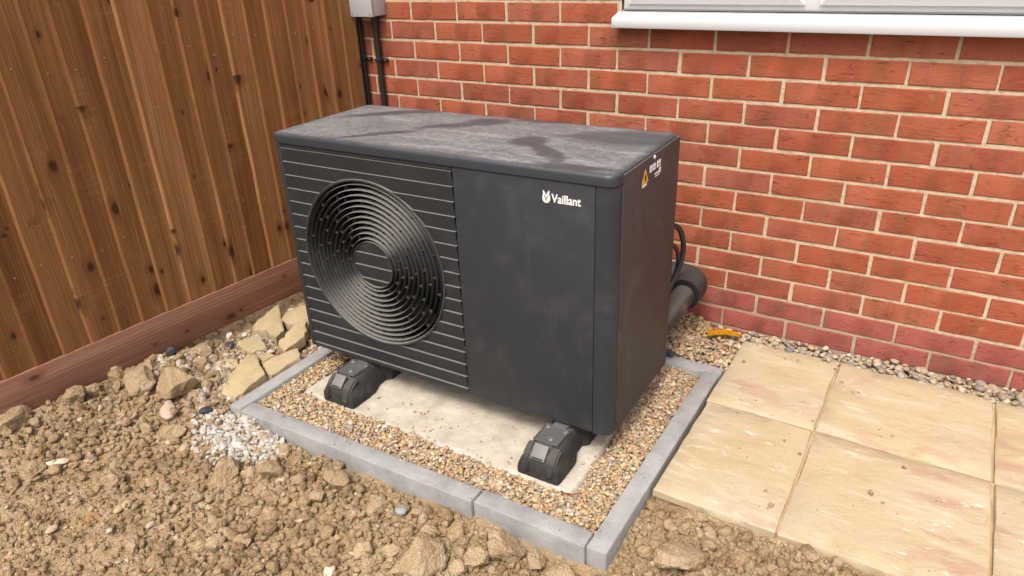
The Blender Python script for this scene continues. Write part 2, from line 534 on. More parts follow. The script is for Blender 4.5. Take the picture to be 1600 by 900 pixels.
def box(bm, x0, x1, y0, y1, z0, z1, bevel=0., seg=2):
    r = bmesh.ops.create_cube(bm, size=1.)
    vs = r['verts']
    for v in vs:
        v.co = Vector(((x0 + x1) / 2 + v.co.x * (x1 - x0), (y0 + y1) / 2 + v.co.y * (y1 - y0), (z0 + z1) / 2 + v.co.z * (z1 - z0)))
    if bevel:
        es = list({e for v in vs for e in v.link_edges})
        bmesh.ops.bevel(bm, geom=es, offset=bevel, segments=seg, affect='EDGES', profile=.5)
    return vs


def box_mesh(name, *a, **k):
    bm = bmesh.new()
    box(bm, *a, **k)
    return auto_smooth(bm_mesh(name, bm))


def prism(name, pts, y0, y1, bevel=0., seg=2):
    """outline in xz extruded along y"""
    bm = bmesh.new()
    f0 = [bm.verts.new((x, y0, z)) for x, z in pts]
    f1 = [bm.verts.new((x, y1, z)) for x, z in pts]
    bm.faces.new(f0)
    bm.faces.new(f1[::-1])
    n = len(pts)
    for i in range(n):
        bm.faces.new((f0[i], f1[i], f1[(i + 1) % n], f0[(i + 1) % n]))
    if bevel:
        bmesh.ops.bevel(bm, geom=bm.edges[:], offset=bevel, segments=seg, affect='EDGES', profile=.5)
    return auto_smooth(bm_mesh(name, bm))


def tube(name, path, radius, seg=14, cap=True, radii=None):
    path = [Vector(p) for p in path]
    n = len(path)
    tang = [((path[min(i + 1, n - 1)] - path[max(i - 1, 0)]).normalized()) for i in range(n)]
    up = Vector((0, 0, 1)) if abs(tang[0].z) < .9 else Vector((1, 0, 0))
    a = tang[0].cross(up).normalized()
    V, F = [], []
    for i in range(n):
        a = (a - tang[i] * a.dot(tang[i])).normalized()
        b = tang[i].cross(a)
        r = radii[i] if radii else radius
        for k in range(seg):
            t = 2 * math.pi * k / seg
            V.append(path[i] + (a * math.cos(t) + b * math.sin(t)) * r)
    for i in range(n - 1):
        for k in range(seg):
            k2 = (k + 1) % seg
            F.append((i * seg + k, i * seg + k2, (i + 1) * seg + k2, (i + 1) * seg + k))
    if cap:
        F.append(tuple(range(seg - 1, -1, -1)))
        F.append(tuple((n - 1) * seg + k for k in range(seg)))
    return auto_smooth(mesh_pd(name, V, F), 50)


def spline(pts, sub=8):
    pts = [Vector(p) for p in pts]
    out = []
    for i in range(len(pts) - 1):
        p0, p1, p2, p3 = pts[max(i - 1, 0)], pts[i], pts[i + 1], pts[min(i + 2, len(pts) - 1)]
        for k in range(sub):
            t = k / sub
            out.append(.5 * ((2 * p1) + (p2 - p0) * t + (2 * p0 - 5 * p1 + 4 * p2 - p3) * t * t + (3 * p1 - p0 - 3 * p2 + p3) * t ** 3))
    out.append(pts[-1])
    return out


def ico(sub):
    bm = bmesh.new()
    bmesh.ops.create_icosphere(bm, subdivisions=sub, radius=1.)
    bm.verts.ensure_lookup_table()
    V = np.array([v.co[:] for v in bm.verts], np.float32)
    F = np.array([[v.index for v in f.verts] for f in bm.faces], np.int32)
    bm.free()
    return V, F


def vnoise3(P, seed):
    """cheap smooth value noise, P (n,3)"""
    r = np.random.default_rng(seed)
    T = r.random((16, 16, 16)).astype(np.float32)
    i = np.floor(P).astype(int)
    f = P - i
    f = f * f * (3 - 2 * f)
    o = 0
    for dx in (0, 1):
        for dy in (0, 1):
            for dz in (0, 1):
                w = (f[:, 0] if dx else 1 - f[:, 0]) * (f[:, 1] if dy else 1 - f[:, 1]) * (f[:, 2] if dz else 1 - f[:, 2])
                o = o + w * T[(i[:, 0] + dx) % 16, (i[:, 1] + dy) % 16, (i[:, 2] + dz) % 16]
    return o * 2 - 1


def vnoise2(X, Y, seed):
    r = np.random.default_rng(seed)
    T = r.random((64, 64)).astype(np.float32)
    i = np.floor(X).astype(int)
    j = np.floor(Y).astype(int)
    f = X - i
    g = Y - j
    f = f * f * (3 - 2 * f)
    g = g * g * (3 - 2 * g)
    t = lambda a, b: T[(i + a) % 64, (j + b) % 64]
    return ((t(0, 0) * (1 - f) + t(1, 0) * f) * (1 - g) + (t(0, 1) * (1 - f) + t(1, 1) * f) * g) * 2 - 1


def clod_shape(sub, seed, cuts=7, rough=.16, squash=(1, 1, 1)):
    V, F = ico(sub)
    r = np.random.default_rng(seed)
    rad = np.ones(len(V), np.float32)
    for _ in range(cuts):
        n = r.normal(size=3)
        n /= np.linalg.norm(n)
        d = V @ n
        lim = r.uniform(.55, .9)
        rad = np.where(d > 1e-3, np.minimum(rad, lim / np.maximum(d, 1e-3)), rad)
    P = V * rad[:, None]
    o = r.uniform(0, 9, 3)
    nz = vnoise3(P * 1.7 + o, seed) * rough + vnoise3(P * 4.1 + o, seed + 1) * rough * .5
    if sub >= 3: nz = nz + vnoise3(P * 9. + o, seed + 2) * rough * .34
    if sub >= 4: nz = nz + vnoise3(P * 19. + o, seed + 3) * rough * .22
    P = P * (1 + nz)[:, None] * np.array(squash)
    return P.astype(np.float32), F


def rand_rot(n, r):
    q = r.normal(size=(n, 4))
    q /= np.linalg.norm(q, axis=1)[:, None]
    w, x, y, z = q.T
    return np.stack([np.stack([1 - 2 * (y * y + z * z), 2 * (x * y - z * w), 2 * (x * z + y * w)], -1),
                     np.stack([2 * (x * y + z * w), 1 - 2 * (x * x + z * z), 2 * (y * z - x * w)], -1),
                     np.stack([2 * (x * z - y * w), 2 * (y * z + x * w), 1 - 2 * (x * x + y * y)], -1)], 1)


def scatter(name, shapes, pos, size, r, aniso=(1, 1, 1), jit=.2, smooth=True, flat=False):
    """one mesh holding a copy of a random shape at every position"""
    Vs, Fs, off = [], [], 0
    n = len(pos)
    which = r.integers(0, len(shapes), n)
    for k, (V, F) in enumerate(shapes):
        idx = np.where(which == k)[0]
        if len(idx) == 0: continue
        sc = size[idx, None] * np.array(aniso) * (1 + r.uniform(-jit, jit, (len(idx), 3)))
        L = V[None] * sc[:, None, :]
        if flat:                                  # lies flat: turn about z, tilt a little
            a = r.uniform(0, 2 * np.pi, len(idx))
            tx = r.normal(0, .35, len(idx))
            ca, sa, cx, sx = np.cos(a), np.sin(a), np.cos(tx), np.sin(tx)
            zero = np.zeros_like(a)
            one = np.ones_like(a)
            Rz = np.stack([np.stack([ca, -sa, zero], -1), np.stack([sa, ca, zero], -1), np.stack([zero, zero, one], -1)], 1)
            Rx = np.stack([np.stack([one, zero, zero], -1), np.stack([zero, cx, -sx], -1), np.stack([zero, sx, cx], -1)], 1)
            R = Rz @ Rx
        else:
            R = rand_rot(len(idx), r)
        W = np.einsum('nij,nvj->nvi', R, L) + pos[idx][:, None, :]
        Vs.append(W.reshape(-1, 3))
        Fs.append((F[None] + (np.arange(len(idx)) * len(V))[:, None, None] + off).reshape(-1, 3))
        off += len(idx) * len(V)
    return mesh_np(name, np.concatenate(Vs), np.concatenate(Fs), smooth)


def jgrid(x0, x1, y0, y1, sp, r, jit=.45):
    xs = np.arange(x0, x1, sp)
    ys = np.arange(y0, y1, sp * .9)
    X, Y = np.meshgrid(xs, ys)
    X = X + (np.arange(len(ys)) % 2)[:, None] * sp * .5
    X = X + r.uniform(-jit, jit, X.shape) * sp
    Y = Y + r.uniform(-jit, jit, Y.shape) * sp
    return X.ravel(), Y.ravel()


def sstep(x, a, b):
    t = np.clip((x - a) / (b - a), 0, 1)
    return t * t * (3 - 2 * t)


# ------------------------------------------------------------------ ground: one sheet of dug clay soil out to the horizon
def in_border(X, Y, m=0.):
    return (X > -1.222 + m) & (X < .092 - m) & (Y > -1.245 + m) & (Y < -.245 - m)


def in_patio(X, Y, m=0.):
    return (X > .10 + m) & (Y > -.957 + m) & (Y < .05)


def fence_x(Y):
    return -1.631 - (-.564 - Y) * .08406


def soil_base(X, Y):
    z = -.058 + 0 * X
    z = z + .070 * sstep(-X, .85, 1.60) * sstep(-Y, .9, 1.25)                 # rises towards the fence
    z = z + .020 * sstep(-X, 1.2, 1.7)
    z = z + .030 * np.exp(-(((X + .30) / .20) ** 2 + ((Y + 1.46) / .12) ** 2))    # heap in front of the kerb
    z = z + .024 * np.exp(-(((X + .80) / .28) ** 2 + ((Y + 1.40) / .10) ** 2))
    z = z + .012 * sstep(X, .0, .2) + .020 * sstep(X, .12, .22) * sstep(-Y, 1.35, 1.0)
    z = z + .013 * vnoise2(X * 3.1, Y * 3.1, 3) + .008 * vnoise2(X * 8.3, Y * 8.3, 4)
    return z


FX0, FX1, FY0, FY1, H = -1.92, .98, -2.02, .0, .0045
fx = np.arange(FX0, FX1, H)
fy = np.arange(FY0, FY1, H)


def grow(start, sgn, step=.012, g=1.17, lim=110):
    o, p = [], start
    while abs(p) < lim:
        p += sgn * step
        step *= g
        o.append(p)
    return o


gx = np.array(grow(fx[0], -1)[::-1] + list(fx) + grow(fx[-1], 1))
gy = np.array(grow(fy[0], -1)[::-1] + list(fy) + grow(fy[-1], 1))
ox = int(np.searchsorted(gx, fx[0] - 1e-6))
oy = int(np.searchsorted(gy, fy[0] - 1e-6))
X, Y = np.meshgrid(gx, gy)
Z = soil_base(X, Y)
near = np.exp(-np.maximum(0, np.hypot(X + .4, Y + 1.2) - 2.) / 3.)
Z = Z + near * (.0045 * vnoise2(X * 31, Y * 31, 5) + .0032 * vnoise2(X * 75, Y * 75, 6) + .0018 * vnoise2(X * 160, Y * 160, 8))
# crumbs pressed into the surface
fineZ = Z[oy:oy + len(fy), ox:ox + len(fx)]
crumb_d = np.clip(.55 + .75 * vnoise2(X * 2.3 + 9, Y * 2.3, 12)[oy:oy + len(fy), ox:ox + len(fx)], 0, 1)
NB = 14000
bx = rng.uniform(FX0 + .05, FX1 - .05, NB)
by = rng.uniform(FY0 + .05, FY1 - .05, NB)
br = .0048 * (1 - rng.random(NB)) ** -.42
br = np.clip(br, .0045, .018)
for i in np.argsort(br):
    x0, y0, r0 = bx[i], by[i], br[i]
    if in_border(x0, y0, -.0) or in_patio(x0, y0, 0.): continue
    ci, cj = int((y0 - FY0) / H), int((x0 - FX0) / H)
    if rng.random() > crumb_d[ci, cj] + .25: continue
    k = int(r0 * 1.35 / H) + 2
    a0, a1, b0, b1 = max(0, ci - k), min(len(fy), ci + k), max(0, cj - k), min(len(fx), cj + k)
    yy = fy[a0:a1, None] - y0
    xx = fx[None, b0:b1] - x0
    th = rng.uniform(0, math.pi)
    e = rng.uniform(.72, 1.0)
    u = (xx * math.cos(th) + yy * math.sin(th)) / r0
    v = (-xx * math.sin(th) + yy * math.cos(th)) / (r0 * e)
    q = np.maximum(np.abs(u) ** 2.4 + np.abs(v) ** 2.4, 0)
    hgt = np.where(q < 1, np.power(np.maximum(1 - q, 0), .45), -9) * r0 * rng.uniform(.55, 1.0)
    tilt = (xx * rng.normal() + yy * rng.normal()) * .25
    base = fineZ[ci, cj] - r0 * .18
    sub = fineZ[a0:a1, b0:b1]
    np.maximum(sub, np.where(q < 1, base + hgt + tilt, -9), out=sub)
Z[oy:oy + len(fy), ox:ox + len(fx)] = fineZ
Z = np.where(in_border(X, Y, .022) | ((X > -1.19) & (X < .2) & (Y > -.3)), -.13, Z)
Z = np.where(in_patio(X, Y, .03), -.12, Z)
Z = np.where(Y > -.004, np.minimum(Z, -.05), Z)


def ground_z(x, y):
    j = np.clip(((np.asarray(x) - FX0) / H).round().astype(int), 0, len(fx) - 1)
    i = np.clip(((np.asarray(y) - FY0) / H).round().astype(int), 0, len(fy) - 1)
    return Z[oy:oy + len(fy), ox:ox + len(fx)][i, j]


nx, ny = len(gx), len(gy)
idx = np.arange(nx * ny).reshape(ny, nx)
Fq = np.stack([idx[:-1, :-1], idx[:-1, 1:], idx[1:, 1:], idx[1:, :-1]], -1).reshape(-1, 4)
soil = link('soil_ground', mesh_np('soil_ground', np.stack([X, Y, Z], -1).reshape(-1, 3), Fq, True), 'soil')
tag(soil, 'dry crumbly brown clay soil dug up in front of the grey kerb', kind='structure')

# ------------------------------------------------------------------ brick wall
wall = tag(empty('brick_wall', (0, 0, 0)), 'red brick house wall with pale sand mortar behind the heat pump', 'wall')
BL, BH, PX, PZ = .2148, .0646, .225, .075
WX0, WX1, WZ1 = -.437, .772, 2.10            # window opening
brick_shapes = {}


def brick_mesh(length, seed):
    r = np.random.default_rng(seed)
    n, m = 9, 4
    xs = np.linspace(-length / 2, length / 2, n)
    zs = np.linspace(-BH / 2, BH / 2, m)
    xs[1], xs[-2] = xs[0] + .003, xs[-1] - .003
    zs[1], zs[-2] = zs[0] + .003, zs[-1] - .003
    V, F = [], []
    tw = r.normal(0, .0004, 2)
    for j in range(m):
        for i in range(n):
            edge = i in (0, n - 1) or j in (0, m - 1)
            x, z = xs[i], zs[j]
            y = -r.uniform(.0, .0008) + (.0016 if edge else 0) + tw[0] * x / length + tw[1] * z / BH
            if edge:
                x += r.normal(0, .0005)
                z += r.normal(0, .0005)
                if (i in (0, n - 1)) and (j in (0, m - 1)): y += r.uniform(0, .002)
            V.append((x, y, z))
    for j in range(m - 1):
        for i in range(n - 1):
            a = j * n + i
            F.append((a, a + 1, a + n + 1, a + n))
    ring = [i for i in range(n)] + [j * n + n - 1 for j in range(1, m)] + [(m - 1) * n + i for i in range(n - 2, -1, -1)] + [j * n for j in range(m - 2, 0, -1)]
    b0 = len(V)
    for k in ring: V.append((V[k][0], .03, V[k][2]))
    L = len(ring)
    for k in range(L):
        F.append((ring[k], b0 + k, b0 + (k + 1) % L, ring[(k + 1) % L]))
    return V, F


def get_brick(length):
    key = round(length, 3)
    if key not in brick_shapes:
        brick_shapes[key] = []
        for s in range(12 if abs(key - BL) < 1e-4 else 2):
            V, F = brick_mesh(length, 100 + s + int(key * 7919))
            me = auto_smooth(mesh_pd('brick', V, F), 22)
            brick_shapes[key].append(me)
    return random.choice(brick_shapes[key])


farV, farF = [], []
nb = 0
for c in range(-1, 35):
    z = c * PZ + PZ / 2
    k0 = -14
    for k in range(k0, 18):
        xa = k * PX + (PX / 2 if c % 2 else 0) + .0051
        xb = xa + BL
        spans = [(xa, xb)]
        if c >= 14 and z < WZ1:
            spans = []
            if xa < WX0: spans.append((xa, min(xb, WX0)))
            if xb > WX1: spans.append((max(xa, WX1), xb))
        for a, b in spans:
            if b - a < .02: continue
            xc = (a + b) / 2
            jx, jz = random.gauss(0, .0012), random.gauss(0, .0010)
            vis = (c <= 15 and c >= 0 and xc > -1.80 and xc < 1.06)
            if vis:
                o = link('brick', get_brick(b - a), 'brick', wall, (xc + jx, random.uniform(-.0008, .0004), z + jz), (random.gauss(0, .003), random.gauss(0, .0012), random.gauss(0, .0015)))
                nb += 1
            else:
                V, F = brick_mesh(b - a, 900 + (k * 31 + c * 7) % 40)
                o0 = len(farV)
                farV += [(v[0] + xc, v[1], v[2] + z) for v in V]
                farF += [tuple(i + o0 for i in f) for f in F]
tag(link('brick_field', mesh_pd('brick_field', farV, farF), 'brick_far', wall), kind='stuff')
# mortar sheet, tooled a little behind the brick faces, open at the window
mx = np.arange(-3.2, 4.05, .02)
mz = np.arange(-.12, 2.66, .02)
MX, MZ = np.meshgrid(mx, mz)
MY = .0030 + .0005 * vnoise2(MX * 40, MZ * 40, 31)
mi = np.arange(MX.size).reshape(MX.shape)
Fm = np.stack([mi[:-1, :-1], mi[:-1, 1:], mi[1:, 1:], mi[1:, :-1]], -1).reshape(-1, 4)
cxm = (MX[:-1, :-1] + .01).ravel()
czm = (MZ[:-1, :-1] + .01).ravel()
Fm = Fm[~((cxm > WX0 + .005) & (cxm < WX1 - .005) & (czm > 1.055) & (czm < WZ1 - .01))]
link('mortar', mesh_np('mortar', np.stack([MX, MY, MZ], -1).reshape(-1, 3), Fm, True), 'mortar', wall)
bmr = bmesh.new()
box(bmr, WX0 - .1, WX0 - .0, .031, .25, 1.04, WZ1 + .1)
box(bmr, WX1 + .0, WX1 + .1, .031, .25, 1.04, WZ1 + .1)
box(bmr, WX0, WX1, .031, .25, WZ1 + .0, WZ1 + .1)
link('reveal', bm_mesh('reveal', bmr), 'mortar', wall)

# ------------------------------------------------------------------ window
win = tag(empty('window', (.167, .02, 1.05)), 'white plastic double window above the brick wall, only its bottom edge showing', 'window')


def wpart(name, me, mat, parent=win):
    return link(name, me, mat, parent)


wx0, wx1 = WX0 - .167, WX1 - .167            # local x of the opening
# sill with sloping top and rounded nose; profile in (y,z) local
prof = [(.055, -.003), (-.072, -.003), (-.0735, .0), (-.0735, .022), (-.071, .027), (-.065, .030), (.0, .047), (.055, .050)]


def extr_x(name, prof, x0, x1):
    V = [(x0, y, z) for y, z in prof] + [(x1, y, z) for y, z in prof]
    n = len(prof)
    F = [tuple(range(n)), tuple(range(2 * n - 1, n - 1, -1))] + [(i, (i + 1) % n, n + (i + 1) % n, n + i) for i in range(n)]
    bm = bmesh.new()
    vs = [bm.verts.new(v) for v in V]
    for f in F: bm.faces.new([vs[i] for i in f])
    return auto_smooth(bm_mesh(name, bm), 30)


sill = wpart('sill', extr_x('sill', prof, wx0 - .012, wx1 + .012), 'white')
for xs, s in ((wx0 - .014, -1), (wx1 + .0105, 1)):
    link('sill_end_cap', extr_x('sill_end_cap', [(y - (.0015 if y < 0 else 0), z + (.0012 if z > 0 else -.0012)) for y, z in prof], xs, xs + .0035), 'white', sill)
# outer frame
fz0, fz1 = .051, WZ1 - 1.05
bmf = bmesh.new()
box(bmf, wx0 + .002, wx1 - .002, -.012, .055, fz0, fz0 + .055, .003)
box(bmf, wx0 + .002, wx1 - .002, -.012, .055, fz1 - .055, fz1, .003)
box(bmf, wx0 + .002, wx0 + .057, -.0115, .0545, fz0 + .05, fz1 - .05, .003)
box(bmf, wx1 - .057, wx1 - .002, -.0115, .0545, fz0 + .05, fz1 - .05, .003)
wpart('frame', auto_smooth(bm_mesh('frame', bmf)), 'white')
wpart('mullion', box_mesh('mullion', -.035, .035, -.0110, .054, fz0 + .05, fz1 - .05, bevel=.003), 'mullion')
wpart('gasket', box_mesh('gasket', wx0 + .004, wx1 - .004, -.0135, .0, fz0 - .0035, fz0 + .0005), 'gasket')
for a, b in ((wx0 + .022, -.021), (.021, wx1 - .022)):
    bms = bmesh.new()
    z0, z1, w, y0, y1, ch = fz0 + .017, fz1 - .017, .062, -.030, .02, .017
    # mitred, chamfered sash bars
    def ringpts(d, y): return [(a + d, y, z0 + d), (b - d, y, z0 + d), (b - d, y, z1 - d), (a + d, y, z1 - d)]
    rings = [ringpts(0, y1), ringpts(0, y0 + ch * .55), ringpts(ch, y0), ringpts(w - .012, y0), ringpts(w, y0 + .012), ringpts(w, y1)]
    rv = [[bms.verts.new(p) for p in rg] for rg in rings]
    for i in range(len(rv) - 1):
        for k in range(4):
            bms.faces.new((rv[i][k], rv[i][(k + 1) % 4], rv[i + 1][(k + 1) % 4], rv[i + 1][k]))
    sash = wpart('sash', bm_mesh('sash', bms), 'sash')
    link('pane', box_mesh('pane', a + w - .005, b - w + .005, -.004, .004, z0 + w - .005, z1 - w + .005), 'glass', sash)
wpart('room_blind', box_mesh('room_blind', wx0 + .03, wx1 - .03, .075, .08, fz0, fz1), 'enclosure')

# ------------------------------------------------------------------ fence
FANG = math.atan2(-.08376759, .99648532)              # fence runs towards -y, leaning a little to -x
fence = tag(empty('fence', (-1.631, -.564, 0.), (0, 0, FANG)), 'brown feather-edge timber fence left of the heat pump', 'fence')
# local: x = out of the fence towards the garden, -y = towards the camera; s = -y
joints = [.998, .915, .828, .732, .652, .558, .467, .365, .276, .193, .104, .015]
sj = list(joints)
while sj[-1] > -.42: sj.append(sj[-1] - random.uniform(.083, .094))
while sj[0] < 2.6: sj.insert(0, sj[0] + random.uniform(.084, .095))
sj.sort()
for i, s in enumerate(sj):
    prev = sj[i - 1] if i else s - .088
    w = (s - prev) + .012
    if s - w < -.508: w = s + .508
    # near edge (larger s) is thick and laps over the thin edge of the next nearer board
    ztop = 1.83 + random.gauss(0, .003)
    zb = .1665
    nz = 12
    V, F = [], []
    bow = random.gauss(0, .0012)
    edge_w = [random.gauss(0, .0011) for _ in range(nz + 1)]
    prof0 = [(0.0, -.0165), (.0, -.0075), (.0075, -.0035), (w * .5, -.0080), (w - .002, -.0112), (w, -.0140), (w, -.0165)]
    cup = random.gauss(0, .0008)
    for j in range(nz + 1):
        t = j / nz
        zz = zb + (ztop - zb) * t
        for q, (d, xx) in enumerate(prof0):
            dd = d + (edge_w[j] if q in (0, 1, 2) else 0)
            V.append((xx + (bow * math.sin(3.14 * t) + (cup if q == 3 else 0) if 0 < q < 6 else 0), -(s - dd), zz))
    n = len(prof0)
    for j in range(nz):
        for q in range(n - 1):
            a = j * n + q
            F.append((a, a + n, a + n + 1, a + 1))
    F.append(tuple(range(n - 1, -1, -1)))
    F.append(tuple(nz * n + q for q in range(n)))
    bm = bmesh.new()
    vs = [bm.verts.new(v) for v in V]
    for f in F: bm.faces.new([vs[k] for k in f])
    me = auto_smooth(bm_mesh('board', bm), 32)
    o = link('board', me, 'board', fence)
    me.transform(Matrix.Translation((0, s, -.9)))
    o.location = (0, -s, .9)
nail_me = None
for i, s in enumerate(sj):
    for zn in (.47, 1.04, 1.52):
        if nail_me is None:
            bm = bmesh.new()
            bmesh.ops.create_cone(bm, cap_ends=True, segments=8, radius1=.0030, radius2=.0026, depth=.0015, matrix=Matrix.Rotation(math.pi / 2, 4, 'Y'))
            nail_me = bm_mesh('nail', bm)
        b_ = [c for c in fence.children if c.name.startswith('board') and abs(c.location.y + s) < 1e-5][0]
        link('nail', nail_me, 'zinc', b_, (-.0052, .030 + random.uniform(-.004, .004), zn - .9 + random.gauss(0, .012)))
gb = box_mesh('gravel_board', -.020, .0015, -1.35, 1.35, -.075, .075, bevel=.002)
link('gravel_board', gb, 'gravel_board', fence, (0, -1.35 + .505, .0945))
link('rail', box_mesh('rail', -.075, -.018, -1.55, 1.55, -.04, .04), 'board', fence, (0, -1.05, .45))
link('rail', box_mesh('rail', -.075, -.018, -1.55, 1.55, -.04, .04), 'board', fence, (0, -1.05, 1.5))
link('capping', box_mesh('capping', -.045, .012, -1.55, 1.55, -.012, .012, bevel=.003), 'board', fence, (0, -1.05, 1.85))
link('post', box_mesh('post', -.12, -.022, -.047, .047, -.4, 1.9), 'board', fence, (0, .44, 0))

# ------------------------------------------------------------------ paving
patio = tag(empty('patio', (.1, -.95, 0.)), 'buff riven sandstone patio beside the gravel bed', kind='structure')
bmp = bmesh.new()
box(bmp, .112, 4.2, -.944, -.080, -.09, -.0110)
o = link('mortar_bed', bm_mesh('mortar_bed', bmp), 'joint')
o.parent = patio
o.matrix_parent_inverse = Matrix.Translation((-.1, .95, 0))


def slab_mesh(w, d, seed, th=.024):
    r = np.random.default_rng(seed)
    nx_, ny_ = max(8, int(w / .03)), max(8, int(d / .03))
    xs = np.linspace(-w / 2, w / 2, nx_ + 1)
    ys = np.linspace(-d / 2, d / 2, ny_ + 1)
    xs[1], xs[-2], ys[1], ys[-2] = xs[0] + .004, xs[-1] - .004, ys[0] + .004, ys[-1] - .004
    GX, GY = np.meshgrid(xs, ys)
    o = r.uniform(0, 50, 2)
    a = -.6
    U, W_ = GX * math.cos(a) - GY * math.sin(a), GX * math.sin(a) + GY * math.cos(a)
    GZ = .0016 * vnoise2(GX * 7 + o[0], GY * 7 + o[1], seed) + .0013 * vnoise2(U * 6 + o[0], W_ * 26 + o[1], seed + 1)
    e = np.zeros_like(GX, bool)
    e[0] = e[-1] = True
    e[:, 0] = e[:, -1] = True
    GZ = np.where(e, GZ - .0025 - r.uniform(0, .002, GX.shape), GZ)
    wob = .0016
    GX = GX + np.where(e, wob * vnoise2(GX * 20 + o[1], GY * 20, seed + 2), 0)
    GY = GY + np.where(e, wob * vnoise2(GX * 20, GY * 20 + o[0], seed + 3), 0)
    V = list(np.stack([GX, GY, GZ], -1).reshape(-1, 3))
    n, m = nx_ + 1, ny_ + 1
    F = [(j * n + i, j * n + i + 1, (j + 1) * n + i + 1, (j + 1) * n + i) for j in range(m - 1) for i in range(n - 1)]
    ring = [i for i in range(n)] + [j * n + n - 1 for j in range(1, m)] + [(m - 1) * n + i for i in range(n - 2, -1, -1)] + [j * n for j in range(m - 2, 0, -1)]
    b0 = len(V)
    for k in ring: V.append((V[k][0], V[k][1], -th))
    L = len(ring)
    F += [(ring[k], b0 + k, b0 + (k + 1) % L, ring[(k + 1) % L]) for k in range(L)]
    return auto_smooth(mesh_pd('paving_slab', V, F), 45)


cols = [(.103, .4195), (.4265, .8625), (.8710, 1.3150), (1.326, 1.769), (1.78, 2.223), (2.234, 2.677)]
rows = [(-.955, -.5020), (-.4935, -.070)]
for i, (a, b) in enumerate(cols):
    for j, (c, d) in enumerate(rows):
        if i == 0: aa = a + (.0 if j else .004)
        else: aa = a
        o = link('paving_slab', slab_mesh(b - aa, d - c, 300 + i * 7 + j), 'slab', patio,
                 ((aa + b) / 2 - .1, (c + d) / 2 + .95, random.uniform(-.001, .001)), (random.gauss(0, .002), random.gauss(0, .002), 0))

# ------------------------------------------------------------------ concrete edging blocks round the gravel bed


def edging(x0, x1, y0, y1, ztop, label, rz=0.):
    hx, hy = (x1 - x0) / 2, (y1 - y0) / 2
    bm = bmesh.new()
    box(bm, -hx, hx, -hy, hy, -.15, 0., .0032, 2)
    me = auto_smooth(bm_mesh('edging_block', bm), 50)
    o = link('edging_block', me, 'edging', None, ((x0 + x1) / 2, (y0 + y1) / 2, ztop), (random.gauss(0, .003), random.gauss(0, .003), rz))
    return tag(o, label, 'edging block', 'concrete edging blocks round the gravel bed')


edging(-1.228, -1.176, -1.255, -.258, .003, 'grey concrete edging block beside the broken stone slabs, left side of the gravel bed')
edging(-1.174, -.2865, -1.2475, -1.193, .003, 'longer grey edging block along the front, beside the white chippings', .017)
edging(-.2835, .0385, -1.2305, -1.1765, .002, 'shorter grey edging block along the front, meeting the right-hand corner', .006)
edging(.041, .094, -1.223, -.3385, .001, 'grey edging block running along the sandstone patio slabs')
edging(-1.174, .096, -.336, -.282, .0, 'grey edging block behind the heat pump, nearest the brick wall', -.012)

# ------------------------------------------------------------------ concrete pad
PX0, PX1, PY0, PY1, PZT = -1.10, -.072, -1.082, -.40, -.012
gxp = np.linspace(PX0, PX1, 120)
gyp = np.linspace(PY0, PY1, 80)
PXg, PYg = np.meshgrid(gxp, gyp)
edge = np.minimum(np.minimum(PXg - PX0, PX1 - PXg), np.minimum(PYg - PY0, PY1 - PYg))
PZg = PZT + .0015 * vnoise2(PXg * 9, PYg * 9, 51) + .0012 * vnoise2(PXg * 60, PYg * 60, 52) - np.where(edge < 1e-6, .05, np.where(edge < .012, .004, 0))
sq = np.where(edge < .02, 1, 0)
PXg = PXg + sq * .010 * vnoise2(PXg * 14, PYg * 14, 53) + .022 * np.clip((PYg + .95) / .5, 0, 1) * (PXg > -.08) * -1
PYg = PYg + sq * .010 * vnoise2(PXg * 14 + 7, PYg * 14, 54)
pi_ = np.arange(PXg.size).reshape(PXg.shape)
Fp = np.stack([pi_[:-1, :-1], pi_[:-1, 1:], pi_[1:, 1:], pi_[1:, :-1]], -1).reshape(-1, 4)
tag(link('concrete_pad', mesh_np('concrete_pad', np.stack([PXg, PYg, PZg], -1).reshape(-1, 3), Fp, True), 'pad'),
    'pale rough concrete pad under the heat pump', kind='structure')
gbx = np.linspace(-1.19, .06, 60)
gby = np.linspace(-1.21, .0, 60)
BX, BY = np.meshgrid(gbx, gby)
BZ = -.036 + .003 * vnoise2(BX * 12, BY * 12, 61)
BXX = np.where((BY > -.27) & (BX > .03), BX + .05, BX)
bi = np.arange(BX.size).reshape(BX.shape)
Fb = np.stack([bi[:-1, :-1], bi[:-1, 1:], bi[1:, 1:], bi[1:, :-1]], -1).reshape(-1, 4)
tag(link('gravel_bed', mesh_np('gravel_bed', np.stack([BXX, BY, BZ], -1).reshape(-1, 3), Fb, True), 'bed'),
    'sandy bed under the loose gravel', kind='structure')

# ------------------------------------------------------------------ gravel
peb1 = []
for s in range(10):
    P, F = clod_shape(2, 700 + s, 4, .10)
    peb1.append((P, F))
peb2 = []
for s in range(10):
    P, F = clod_shape(2, 720 + s, 4, .07)
    peb2.append((P, F))
r = np.random.default_rng(77)


def in_pad(Xp, Yp, m=0.):
    wob = .012 * vnoise2(Xp * 17, Yp * 17, 57)
    return (Xp > PX0 - m + wob) & (Xp < PX1 + m + wob - .02 * np.clip((Yp + .95) / .5, 0, 1)) & (Yp > PY0 - m + wob) & (Yp < PY1 + m)


